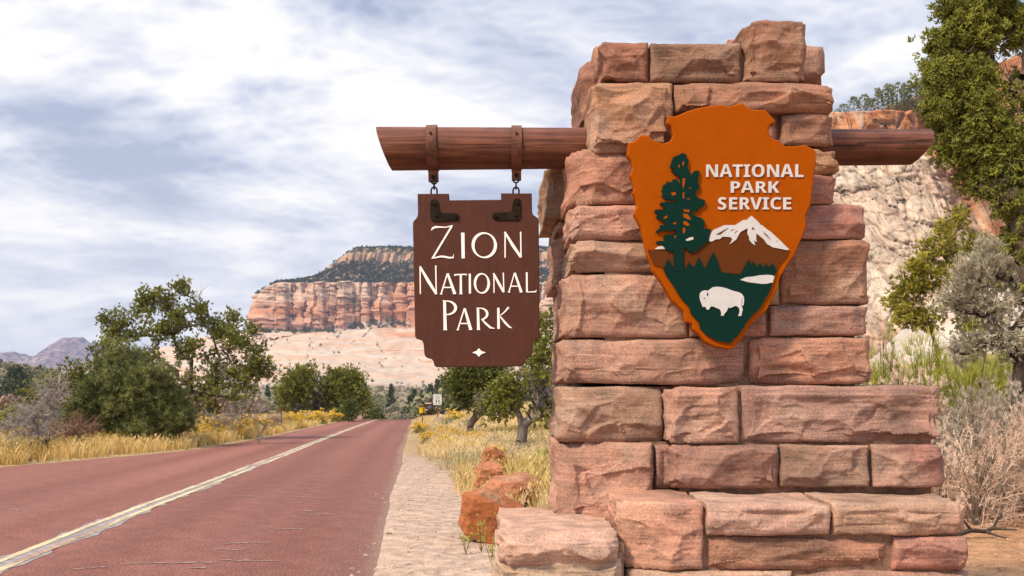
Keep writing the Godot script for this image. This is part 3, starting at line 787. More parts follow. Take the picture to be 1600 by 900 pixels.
func make_sign():
	var d := LOGD - 0.025
	var s := thing("hanging_park_sign", "brown wooden board with carved white lettering hung by iron links from the log beam", "sign", pt(744, 574, d))
	var out := [[652.3, 302.8], [701, 302.4], [701.5, 312.7], [782.8, 311.9], [782.8, 301.9], [831, 301.9], [831.5, 331], [833, 335.5], [837, 338], [840.5, 340.5], [842, 345], [843, 523.6], [842, 528], [838.5, 530.5], [834, 531.5], [832.2, 536], [831.5, 551], [829.5, 555.5], [824.5, 558], [821, 560.5], [819, 568], [816, 571], [812, 572.3], [681.9, 573.7], [678.5, 571], [677, 564], [674, 561], [668, 559.5], [664.5, 557], [662.8, 552], [661.8, 538], [660.2, 533], [655.5, 530.5], [650.5, 529], [648.4, 525], [645, 349], [646.5, 344.5], [650, 341.5], [652.5, 337], [653, 331]]
	relief(s, "board", [[out, 0, 0, 1.0]], d, -d - 0.05, 0.05, M.board, 0.004)
	for f in 2:
		var br := [[674, 312], [679, 311], [683.5, 313], [685.5, 317], [686, 326], [688, 330.5], [692, 332.8], [712, 333], [716.5, 335], [718, 339], [716.5, 343], [712, 345.3], [677, 345.8], [673.6, 344], [672.6, 340], [672.2, 317]]
		var bolts := [[679, 318], [681, 337], [711, 339]]
		if f == 1:
			for q in br: q[0] = 1486.5 - q[0]; q[1] -= 1.0
			for q in bolts: q[0] = 1486.5 - q[0]; q[1] -= 1.0
		relief(s, "corner_bracket", [[br, 0, 0, 1.0]], d, -d, 0.008, M.iron, 0.003, 1)
		var bk := s.get_child(s.get_child_count() - 1)
		for q in bolts:
			var mk := Mk.new()
			var c := pt(q[0], q[1], d)
			mk.tube(c + Vector3(0, 0, 0.004), c + Vector3(0, 0, 0.016), 0.011, 0.009, 6, true)
			part(bk, "bolt", mk.mesh(), M.iron)
		# the eye strap of the board, the link and the ring below the log's strap
		var x := 678.3 if f == 0 else 806.3
		var y0 := 283.0 if f == 0 else 281.0
		var m := Mk.new()
		var g := []
		for k in 13:
			var a := PI * k / 12.0
			g.append(pt(x - 4.6 * cos(a), 298.0 - 5.5 * sin(a), LOGD))
		g.push_front(pt(x - 4.6, 304, LOGD)); g.append(pt(x + 4.6, 304, LOGD))
		arc_ring(m, g, 0.0048)
		part(s, "eye_strap", m.mesh(), M.iron, -s.position)
		m = Mk.new()
		var lk := []
		for k in 17:
			var a := TAU * k / 16.0
			lk.append(pt(x, 290.5 + 5.2 * sin(a), LOGD) + Vector3(0, 0, 0.014 * cos(a)))
		arc_ring(m, lk, 0.0045)
		part(s, "chain_link", m.mesh(), M.iron, -s.position)
		m = Mk.new()
		var r3 := []
		for k in 17:
			var a := TAU * k / 16.0
			r3.append(pt(x + 4.2 * cos(a), y0 + 0.5 + 4.0 * sin(a), LOGD))
		arc_ring(m, r3, 0.0045)
		part(s, "shackle", m.mesh(), M.iron, -s.position)
	var zf := -d + 0.0005
	var sets := [
		[[[[66, 94], [78, 78], [98, 70], [130, 70], [172, 72], [224, 60]], [6, 15, 15, 10, 7, 9]], [[[216, 66], [76, 300]], [13, 13]], [[[66, 303], [95, 297], [135, 288], [165, 290], [195, 297], [232, 296]], [3, 9, 13, 14, 13, 10]], [[[228, 296], [231, 270]], [8, 2]]],
		[[[[299, 112], [302, 302]], [25, 24]]],
		[oval(458, 205, 83, 90, 0, 360, 9, 23, 0.35)],
		[[[[612, 108], [612, 297]], [10, 9]], [[[609, 106], [668, 204], [730, 294]], [13, 22, 18]], [[[727, 105], [730, 294]], [10, 9]]],
		[[[[-17, 362], [-15, 566]], [9, 8]], [[[-18, 362], [44, 470], [104, 566]], [14, 23, 18]], [[[99, 355], [103, 566]], [10, 8]]],
		[[[[185, 414], [138, 566]], [9, 10]], [[[187, 414], [240, 565]], [16, 22]], [[[158, 517], [216, 517]], [9, 9]], [[[130, 566], [150, 566]], [5, 5]], [[[226, 564], [250, 564]], [5, 5]]],
		[[[[236, 428], [246, 423], [284, 421], [318, 420], [328, 425]], [14, 10, 9, 9, 14]], [[[284, 425], [285, 564]], [15, 18]], [[[273, 565], [297, 565]], [5, 5]]],
		[[[[351, 415], [352, 562]], [15, 16]]],
		[oval(440, 487, 51, 71, 0, 360, 8, 19, 0.35)],
		[[[[529, 412], [530, 558]], [8, 8]], [[[526, 412], [563, 482], [602, 552]], [12, 19, 16]], [[[599, 408], [603, 552]], [9, 8]]],
		[[[[682, 409], [640, 553]], [8, 9]], [[[684, 409], [732, 552]], [14, 19]], [[[656, 508], [712, 508]], [8, 8]], [[[632, 553], [650, 553]], [5, 5]], [[[720, 552], [741, 552]], [5, 5]]],
		[[[[772, 405], [774, 553]], [13, 13]], [[[774, 551], [820, 550], [842, 547]], [7, 8, 12]], [[[841, 548], [844, 535]], [6, 2]]],
		[[[[164, 618], [169, 830]], [20, 24]], [[[155, 831], [184, 831]], [5, 5]], oval(180, 668, 66, 50, -90, 94, 8, 21), [[[150, 615], [182, 618]], [5, 8]]],
		[[[[311, 672], [262, 830]], [9, 10]], [[[313, 672], [358, 828]], [16, 23]], [[[284, 784], [338, 784]], [9, 9]], [[[251, 831], [273, 831]], [5, 5]], [[[344, 829], [369, 829]], [5, 5]]],
		[[[[411, 670], [415, 828]], [17, 20]], [[[402, 829], [428, 829]], [5, 5]], oval(428, 713, 52, 42, -92, 80, 7, 18), [[[400, 669], [430, 671]], [4, 7]], [[[438, 752], [470, 785], [503, 814], [536, 822]], [8, 15, 15, 3]]],
		[[[[562, 668], [564, 824]], [17, 19]], [[[638, 664], [610, 697], [578, 724]], [15, 9, 6]], [[[576, 732], [612, 778], [640, 806], [664, 819]], [8, 16, 14, 3]]],
	]
	for l in sets:
		var mk := Mk.new()
		for k in l.size():
			var closed: bool = l[k][0].size() > 30 and l[k][0][0][0] == l[k][0][-1][0] and absf(l[k][0][0][1] - l[k][0][-1][1]) < 0.01
			if closed: l[k][0].pop_back(); l[k][1].pop_back()
			strip(mk, l[k][0], l[k][1], closed, 660, 340, 4.737, d, zf - 0.002, zf + 0.0022 + 0.0004 * k)
		part(s, "letter", mk.mesh(), M.letter, -s.position)
	relief(s, "diamond_mark", [[[[394, 783], [402, 792], [417, 797], [402, 802], [394, 811], [386, 802], [372, 797], [386, 792]], 560, 170, 2.093]], d, zf, 0.003, M.letter)

# ---------------------------------------------------------------- the land
func grid_mesh(rows: Array, flip_to: Vector3) -> ArrayMesh:      # rows of [positions, colours]; smooth normals
	var mk := Mk.new()
	var nx: int = rows[0][0].size()
	for r in rows:
		mk.v.append_array(r[0]); mk.c.append_array(r[1])
	mk.n.resize(mk.v.size())
	for a in rows.size() - 1:
		for b in nx - 1:
			var i := a * nx + b
			for t in [[i, i + 1, i + nx], [i + 1, i + nx + 1, i + nx]]:
				var p: Vector3 = mk.v[t[0]]
				var nn: Vector3 = (mk.v[t[1]] - p).cross(mk.v[t[2]] - p)
				if nn.dot(flip_to) > 0.0:
					mk.idx(t[0], t[2], t[1])
				else:
					mk.idx(t[0], t[1], t[2]); nn = -nn
				for u in 3: mk.n[t[u]] += nn
	for k in mk.n.size(): mk.n[k] = mk.n[k].normalized()
	return mk.mesh()

func make_land():
	var ds: Array = []
	var d := -40.0
	while d < 7000.0:
		ds.append(d)
		d += 1.0 if d < 0.0 else (0.28 if d < 22.0 else (0.28 + (d - 22.0) * 0.022))
	var rows := []
	var cols := 300
	for dd in ds:
		var p := PackedVector3Array(); var c := PackedColorArray()
		var w := 45.0 + 1.25 * absf(dd)
		var cx := road_x(minf(dd, 100.0)) * 0.5
		for k in cols + 1:
			var a := float(k) / cols * 2.0 - 1.0
			var x: float = cx + signf(a) * (absf(a) * 0.30 + pow(absf(a), 2.6) * 0.70) * w
			p.append(Vector3(x, ground(x, dd), -dd))
			c.append(land_colour(x, dd))
		rows.append([p, c])
	struct("ground", grid_mesh(rows, Vector3.UP), M.ground, "dry sandy ground with pale gravel shoulder, tan earth and orange sand")

const SHOULDER := [[6, 3.6], [9.0, 2.1], [11.0, 1.3], [14.0, 0.85], [20.0, 0.75], [27.0, 0.25]]
func land_colour(x: float, d: float) -> Color:
	var o := x - road_x(d)
	var re := o - 3.42
	var n := nz2.get_noise_2d(x * 0.5, d * 0.5); var n2 := nz2.get_noise_2d(x * 3.0 + 9.0, d * 3.0)
	var c := Color(0.50, 0.36, 0.20)
	if d > 110.0:
		c = Color(0.36, 0.29, 0.19).lerp(Color(0.52, 0.40, 0.30), sst(500.0, 1200.0, d))
	elif re > -1.0:
		var ge := table(SHOULDER, d) + n * 0.3
		var gravel := 1.0 - sst(ge, ge + 0.7, re)
		gravel *= 1.0 - sst(23.0, 29.0, d + n * 3.0)
		c = c.lerp(Color(0.62, 0.455, 0.355), gravel)
		var sand := sst(2.6, 4.0, x) * (1.0 - sst(22.0, 45.0, d))
		c = c.lerp(Color(0.60, 0.335, 0.18), sand)
		if x > 0.0 and d < 7.0: c = c.lerp(Color(0.64, 0.45, 0.32), 0.6 * (1.0 - sst(2.6, 4.0, x)))
	else:
		c = Color(0.50, 0.37, 0.19)
	var k := 1.0 + n * 0.14 + n2 * 0.10
	return Color(c.r * k, c.g * k, c.b * k)

func make_road():
	var rows := []
	var d := -40.0
	var cn := 96
	while d < 124.0:
		var p := PackedVector3Array(); var c := PackedColorArray()
		var l := -table(LEFT_EDGE, d) + nz2.get_noise_1d(d * 1.3) * 0.10 + nz2.get_noise_1d(d * 6.0 + 70.0) * 0.04
		var r := 3.42 + nz2.get_noise_1d(d * 0.9 + 300.0) * 0.09 + nz2.get_noise_1d(d * 7.0 + 500.0) * 0.035
		for k in cn + 1:
			var f := float(k) / cn
			var o := lerpf(l, r, f)
			var x := road_x(d) + o
			var e := minf(f, 1.0 - f) * (r - l)
			var y := road_y(d) + 0.006 - 0.05 * (1.0 - sst(0.0, 0.12, e))
			p.append(Vector3(x, y, -d))
			# tyre-worn tracks, darker gritty edge, pale dust along the margin
			var n := nz2.get_noise_2d(o * 2.5, d * 0.22); var n2 := nz2.get_noise_2d(o * 0.8 + 30.0, d * 0.09); var n3 := nz2.get_noise_2d(o * 9.0, d * 0.5 + 44.0)
			var col := Color(0.35, 0.150, 0.122)
			col = col * (1.0 + n * 0.26 + n2 * 0.24 + n3 * 0.10)
			var track := exp(-pow((o - 0.85) / 0.38, 2)) + exp(-pow((o - 2.45) / 0.38, 2)) + exp(-pow((o + 0.9) / 0.38, 2)) + exp(-pow((o + 2.5) / 0.4, 2))
			col = col.lerp(Color(0.225, 0.088, 0.066), clampf(0.5 * track + n * 0.3, 0, 1))
			col = col.lerp(Color(0.22, 0.11, 0.09), 0.45 * sst(0.7, 0.1, r - o + n2 * 0.3))
			var dust := sst(0.25, 0.0, r - o + n3 * 0.2)
			col = col.lerp(Color(0.5, 0.36, 0.28), 0.55 * dust)
			c.append(Color(col.r, col.g, col.b))
		rows.append([p, c])
		d += 0.35 if d < 45.0 else 0.9
	var road := struct("road", grid_mesh(rows, Vector3.UP), M.road, "red asphalt road with a double yellow centre line running over a crest")
	# centre line: worn grey bed, then two painted lines
	var lay := [[0.0, 0.35, 0.004, Color(0.40, 0.36, 0.36), "worn_strip", 0.06, 0.08], [-0.095, 0.085, 0.008, Color(0.82, 0.66, 0.42), "painted_line", 0.006, 0.012], [0.095, 0.085, 0.008, Color(0.82, 0.66, 0.42), "painted_line", 0.006, 0.012]]
	for q in lay:
		var rr := []
		d = -10.0
		while d < 104.0:
			var p := PackedVector3Array(); var c := PackedColorArray()
			var w: float = q[1]
			var amp: float = q[5]; var amp2: float = q[6]
			var fade := sst(38.0, 20.0, d) if q[4] == "worn_strip" else 1.0
			if q[4] == "worn_strip": w = lerpf(0.1, w, fade)
			var a: float = q[0] - w * 0.5 - (nz2.get_noise_1d(d * 3.0 + 11.0 + q[0] * 50.0) * amp + nz2.get_noise_1d(d * 13.0 + q[0] * 90.0) * amp2) * fade
			var b: float = q[0] + w * 0.5 + (nz2.get_noise_1d(d * 3.0 + 211.0 + q[0] * 50.0) * amp + nz2.get_noise_1d(d * 13.0 + 97.0 + q[0] * 90.0) * amp2) * fade
			for k in 5:
				var o := lerpf(a, b, k / 4.0)
				p.append(Vector3(road_x(d) + o, road_y(d) + 0.006 + q[2], -d))
				var g := 1.0 + nz2.get_noise_2d(o * 30.0, d * 6.0) * 0.25
				var col: Color = q[3]
				var chip := nz2.get_noise_2d(o * 22.0 + 8.0, d * 2.2)
				if q[4] == "painted_line" and chip > 0.22: col = col.lerp(Color(0.36, 0.22, 0.19), clampf((chip - 0.22) * 6.0, 0, 0.75))
				c.append(Color(col.r * g, col.g * g, col.b * g))
			rr.append([p, c])
			d += 0.12 if d < 30.0 else 0.5
		part(road, q[4], grid_mesh(rr, Vector3.UP), M.line)
	# pale scrapes left by ploughs and crack filler across the lanes
	for s in [[348, 852, 428, 849], [348, 861, 382, 862], [430, 828, 486, 829], [438, 803, 508, 804], [284, 891, 330, 889], [372, 776, 412, 777], [395, 783, 414, 783], [396, 761, 432, 761], [450, 776, 505, 780], [445, 787, 500, 788], [470, 799, 492, 800], [484, 806, 520, 804], [480, 745, 520, 746], [500, 743, 556, 744], [0, 795, 44, 800], [112, 892, 172, 889], [240, 732, 280, 733], [360, 798, 378, 798], [330, 862, 365, 858], [342, 877, 435, 879], [185, 884, 342, 881], [118, 759, 200, 760], [470, 691, 625, 692], [548, 719, 575, 720], [478, 769, 520, 770], [488, 763, 500, 763]]:
		var mk := Mk.new()
		mk.colour = Color(0.44, 0.30, 0.27)
		var a := on_road(s[0], s[1]); var b := on_road(s[2], s[3])
		var n := 14
		var off := rng.randf() * 99.0
		for k in n:
			var f0 := float(k) / n; var f1 := float(k + 1) / n
			var w0 := 0.016 * (0.35 + absf(nz2.get_noise_1d(off + f0 * 60.0)) * 3.0) * minf(1.0, 4.0 * minf(f0, 1.0 - f0) + 0.25)
			var w1 := 0.016 * (0.35 + absf(nz2.get_noise_1d(off + f1 * 60.0)) * 3.0) * minf(1.0, 4.0 * minf(f1, 1.0 - f1) + 0.25)
			var p0 := a.lerp(b, f0) + Vector3(0, 0, nz2.get_noise_1d(off + f0 * 25.0) * 0.05); var p1 := a.lerp(b, f1) + Vector3(0, 0, nz2.get_noise_1d(off + f1 * 25.0) * 0.05)
			p0.y = road_y(-p0.z) + 0.012; p1.y = road_y(-p1.z) + 0.012
			mk.quad(p0 - Vector3(0, 0, w0), p0 + Vector3(0, 0, w0), p1 + Vector3(0, 0, w1), p1 - Vector3(0, 0, w1), Vector3.UP)
		part(road, "scrape_mark", mk.mesh(), M.line)

func on_road(px: float, py: float) -> Vector3:      # where the ray through a photo point meets the road
	var d := 5.0
	while d < 100.0:
		if EYE + (HY - py) / F * d <= road_y(d): break
		d += 0.05
	return pt(px, py, d)

func make_mesa():
	# plan of the rim, left to right, and the slope profile out from it
	var rim: Array[Vector2] = []          # x, distance
	for k in 30: rim.append(Vector2(-410.0 - 42.0 * (1.0 - pow(k / 30.0, 1.3)) - 30.0 * sin(k / 30.0 * PI) * 0.2, 2300.0 - 800.0 * k / 30.0 + 30.0))
	for k in 14:
		var a := PI * 0.5 * k / 13.0
		rim.append(Vector2(-380.0 - 30.0 * cos(a), 1530.0 - 30.0 * sin(a)))
	for k in 600: rim.append(Vector2(-377.0 + k * 1.6, 1500.0 + (nz.get_noise_1d(k * 0.9) * 26.0 + nz2.get_noise_1d(k * 5.0) * 5.0) * sst(0.0, 30.0, k)))
	var prof := [[470.0, -14.0], [330.0, -4.0], [200.0, 32.0], [110.0, 60.0], [62.0, 71.0], [40.0, 74.0], [12.0, 78.0], [0.0, 156.0], [-16.0, 160.0], [-90.0, 194.0], [-98.0, 199.0], [-108.0, 216.0], [-135.0, 227.0], [-320.0, 250.0], [-900.0, 262.0]]
	var steps := [10, 14, 14, 12, 6, 6, 52, 5, 22, 4, 14, 5, 8, 6]
	var rows := []
	for s in prof.size() - 1:
		for t in steps[s]:
			var f: float = float(t) / float(steps[s])
			var off0: float = lerpf(prof[s][0], prof[s + 1][0], f)
			var y0: float = lerpf(prof[s][1], prof[s + 1][1], f)
			var p := PackedVector3Array(); var c := PackedColorArray()
			for k in rim.size():
				var a := rim[maxi(k - 3, 0)]; var b := rim[mini(k + 3, rim.size() - 1)]
				var tg := (b - a).normalized()
				var out := Vector2(tg.y, -tg.x)            # towards the camera side
				if out.y > 0.0 and k > 44: out = -out
				var u := float(k)
				var x0 := rim[k].x
				var rise := 1.0
				# the rim climbs from the prow to the right; the upper tier starts further right
				var tier := sst(-385.0, -300.0, x0 + nz.get_noise_1d(u * 2.0) * 16.0)
				var y := y0
				if y0 > 158.0: y = 158.0 + (y0 - 158.0) * lerpf(0.12, 1.0, tier)
				y += (-17.0) * (1.0 - sst(-408.0, -362.0, x0)) * sst(100.0, 158.0, y0)
				# foot of the wall swings up behind the sign
				var foot := sst(62.0, 90.0, y0) * (1.0 - sst(90.0, 150.0, y0))
				y += 26.0 * sst(-280.0, -210.0, x0) * foot * 0.8
				var off := off0
				var wall := sst(82.0, 92.0, y0) * (1.0 - sst(156.0, 185.0, y0))
				var flute := nz.get_noise_2d(u * 0.5, y * 0.45) * 5.0 + ridged.get_noise_2d(u * 0.32, y * 0.25 + 20.0) * 5.0 + nz2.get_noise_2d(u * 2.4, y * 0.8) * 0.8
				off += flute * (0.25 + wall) * (1.0 - 0.75 * sst(192.0, 198.0, y0))
				off += nz2.get_noise_2d(u * 0.6, y * 1.8) * 2.2 * wall
				if y0 < 80.0: y += nz.get_noise_2d(u * 1.2, off0 * 0.3) * 5.0 + nz2.get_noise_2d(u * 1.5, y * 0.8 + off0 * 0.05) * 2.5 + absf(nz2.get_noise_2d(u * 0.5, off0 * 0.4)) * 4.0
				if y0 > 160.0: y += nz.get_noise_2d(u * 1.8, off0 * 0.4) * 4.0
				if off0 < 0.0: out = Vector2(-0.30, -0.95)
				var w := Vector3(rim[k].x + out.x * off, EYE + y, -(rim[k].y + out.y * off))
				p.append(w)
				c.append(mesa_colour(u, x0, y, y0, off0))
			rows.append([p, c])
	struct("mesa", grid_mesh(rows, Vector3(0, 0.6, 0.8)), M.mesa, "flat topped sandstone mesa with banded pink and orange wall above a pale slickrock apron")
	# scrub on top, on the ledge and on the apron
	var xf := []; var cs := []
	var blob := leaf_ball()
	var tries := 0
	while xf.size() < 9500 and tries < 60000:
		tries += 1
		var x := rng.randf_range(-398.0, 140.0)
		var zone := rng.randf()
		var rim_d := 1500.0
		var k := clampi(int((x + 377.0) / 1.6) + 44, 30, rim.size() - 1)
		rim_d = rim[k].y
		var s := rng.randf_range(2.0, 4.2)
		var col := Color(0.045, 0.06, 0.035) * rng.randf_range(0.6, 1.4)
		var off := 0.0; var y := 0.0
		var tier := lerpf(0.12, 1.0, sst(-385.0, -300.0, rim[k].x))
		if zone < 0.62:
			off = -rng.randf_range(2.0, 100.0)
			var band := nz.get_noise_2d(x * 0.5, off * 0.6)
			if band < -0.30 and rng.randf() > 0.25: continue
			if off < -70.0 and x > -190.0 and band < 0.05: continue
			y = 158.0 + (prof_y(prof, off) - 158.0) * tier
		elif zone < 0.86:
			off = -rng.randf_range(106.0, 240.0)
			y = 158.0 + (prof_y(prof, off) - 158.0) * tier
		elif zone < 0.935:
			off = rng.randf_range(8.0, 62.0)
			if nz.get_noise_2d(x * 0.6 + 50.0, 3.0) < -0.12: continue
			y = prof_y(prof, off) + 2.5; s = rng.randf_range(2.5, 5.0)
			var foot := sst(62.0, 90.0, y) * (1.0 - sst(90.0, 150.0, y))
			y += 26.0 * sst(-280.0, -210.0, x) * foot * 0.8
		else:
			off = rng.randf_range(60.0, 440.0)
			if rng.randf() < 0.35 and off < 240.0: continue
			y = prof_y(prof, off)
			s = rng.randf_range(1.4, 3.4); y += 3.0
			col = Color(0.08, 0.085, 0.055)
		var a := rim[maxi(k - 3, 0)]; var b := rim[mini(k + 3, rim.size() - 1)]
		var tg := (b - a).normalized()
		var out := Vector2(tg.y, -tg.x)
		if out.y > 0.0 and k > 44: out = -out
		if off < 0.0: out = Vector2(-0.30, -0.95)
		if y > 100.0: y -= 17.0 * (1.0 - sst(-408.0, -362.0, rim[k].x))
		var w := Vector3(rim[k].x + out.x * off, EYE + y + s * 0.25, -(rim[k].y + out.y * off))
		xf.append(Transform3D(Basis(Vector3.UP, rng.randf() * TAU).scaled(Vector3(s, s * rng.randf_range(0.9, 1.7), s)), w)); cs.append(col)
	var sc := multi(self, "mesa_scrub", blob, M.leaf, xf, cs)
	sc.set_meta("label", "dark juniper and pine scrub covering the top and ledges of the far mesa"); sc.set_meta("category", "scrub")

func prof_y(prof: Array, off: float) -> float:
	for k in range(1, prof.size()):
		if off >= prof[k][0]:
			return lerpf(prof[k][1], prof[k - 1][1], (off - prof[k][0]) / (prof[k - 1][0] - prof[k][0]))
	return prof[-1][1]

func mesa_colour(u: float, x: float, y: float, y0: float, off: float) -> Color:
	var cream := Color(0.76, 0.55, 0.42); var pink := Color(0.72, 0.41, 0.29); var red := Color(0.64, 0.26, 0.125); var mauve := Color(0.62, 0.34, 0.275)
	var n := nz.get_noise_2d(u * 1.1, y * 1.3); var st := nz2.get_noise_2d(u * 1.5, y * 0.2) * 0.4 + nz.get_noise_2d(u * 0.5 + 33.0, y * 0.9) * 0.9; var n3 := nz2.get_noise_2d(u * 1.0 + 90.0, y * 1.0)
	var c := cream
	if y0 >= 80.0 and y0 < 163.0:
		var f := clampf((y - 84.0) / 74.0, 0, 1) + n * 0.10
		c = mauve.lerp(pink, sst(0.0, 0.25, f))
		c = c.lerp(cream, clampf(sst(0.34, 0.62, f + st * 0.35) * 0.95, 0, 1))
		c = c.lerp(red, clampf(sst(0.22, 0.34, f) * (1.0 - sst(0.42, 0.60, f + st * 0.3)) * (0.55 + st * 1.2), 0, 0.9))
		c = c.lerp(red, clampf((st - 0.12) * 1.6, 0, 0.6))
		c = c.lerp(Color(0.30, 0.15, 0.11), clampf((nz2.get_noise_2d(u * 5.0 + 5.0, y * 0.25) - 0.3) * 1.8, 0, 0.4))
		c = c.lerp(red * 1.1, sst(-215.0, -180.0, x + n * 20.0) * 0.55 * (1.0 - sst(-60.0, 10.0, x)))
		c = c.lerp(cream, sst(10.0, 60.0, x) * 0.8)
	elif y0 >= 163.0:
		c = Color(0.36, 0.26, 0.17).lerp(Color(0.58, 0.38, 0.25), clampf(0.35 + n3 + 0.5 * sst(-220.0, -150.0, x), 0, 1))
		if y0 > 200.0 and y0 < 217.0: c = Color(0.52, 0.31, 0.18).lerp(Color(0.60, 0.44, 0.32), clampf(0.4 + n, 0, 1))
	else:
		c = Color(0.74, 0.62, 0.51).lerp(Color(0.72, 0.44, 0.29), clampf(0.32 + n3 * 1.3 + 0.4 * sin(y * 0.7 + n * 9.0), 0, 1))
		c = c.lerp(Color(0.62, 0.27, 0.15), clampf(sst(-200.0, -165.0, x + st * 30.0) * (1.0 - sst(-140.0, -110.0, x)) * sst(20.0, 40.0, y) * (0.7 + st * 1.5), 0, 0.85))
		c = c.lerp(Color(0.52, 0.43, 0.36), sst(30.0, 5.0, y) * 0.4)
	var k := 1.0 + n3 * 0.16
	return Color(c.r * k, c.g * k, c.b * k)

func make_peak():
	var sil := [[-600, 600], [-380, 590], [-200, 560], [-100, 545], [0, 551], [25, 553], [45, 559], [62, 554], [75, 541], [92, 532], [100, 529], [122, 528], [136, 537], [150, 545], [175, 560], [215, 575], [300, 590], [420, 598], [560, 604]]
	var rows := []
	for r in 90:
		var f := float(r) / 89.0
		var p := PackedVector3Array(); var c := PackedColorArray()
		for k in 420:
			var px := -600.0 + k * 1160.0 / 419.0
			if px < -600.0: px = -600.0
			var d := 5000.0 - 900.0 * (1.0 - f) if f < 0.7 else 4730.0 + 2600.0 * (f - 0.7)
			var top: float = EYE + (HY - table(sil, px)) / F * 4730.0
			var g := pow(f / 0.7, 1.25) if f < 0.7 else 1.0 - pow((f - 0.7) / 0.3, 1.5) * 0.9
			var x := (px - 800.0) / F * 4730.0
			var cr := ridged.get_noise_2d(x * 0.035, d * 0.05)
			var y := lerpf(-30.0, top, g) + cr * 16.0 * (1.0 - absf(g - 0.55)) + nz.get_noise_2d(x * 0.25, d * 0.25) * 7.0
			p.append(Vector3(x, y, -d))
			var n := nz2.get_noise_2d(x * 0.05, y * 0.16)
			var col := Color(0.30, 0.20, 0.23).lerp(Color(0.44, 0.34, 0.33), clampf(0.4 + n * 1.6, 0, 1))
			if nz2.get_noise_2d(x * 0.22 + 7.0, y * 0.3 + d * 0.1) > 0.08: col = col.lerp(Color(0.07, 0.075, 0.09), 0.75)
			c.append(col)
		rows.append([p, c])
	struct("distant_peak", grid_mesh(rows, Vector3(0, 0.7, 0.7)), M.mesa, "far purple grey rocky peak on the left skyline")

const CLIFF_TOP := [[1000, 300], [1120, 235], [1200, 190], [1290, 178], [1320, 176], [1440, 173], [1500, 150], [1560, 100], [1620, 78], [1750, 60], [2000, 55], [2300, 110]]
func cliff_d(px: float) -> float: return 430.0 - 60.0 * sst(1440.0, 1640.0, px) + 40.0 * exp(-pow((px - 1478.0) / 40.0, 2))
func cliff_off(h: float) -> float: return 95.0 * pow(maxf(1.0 - h, 0.0), 1.35) + 7.0 * sst(0.86, 0.80, h)

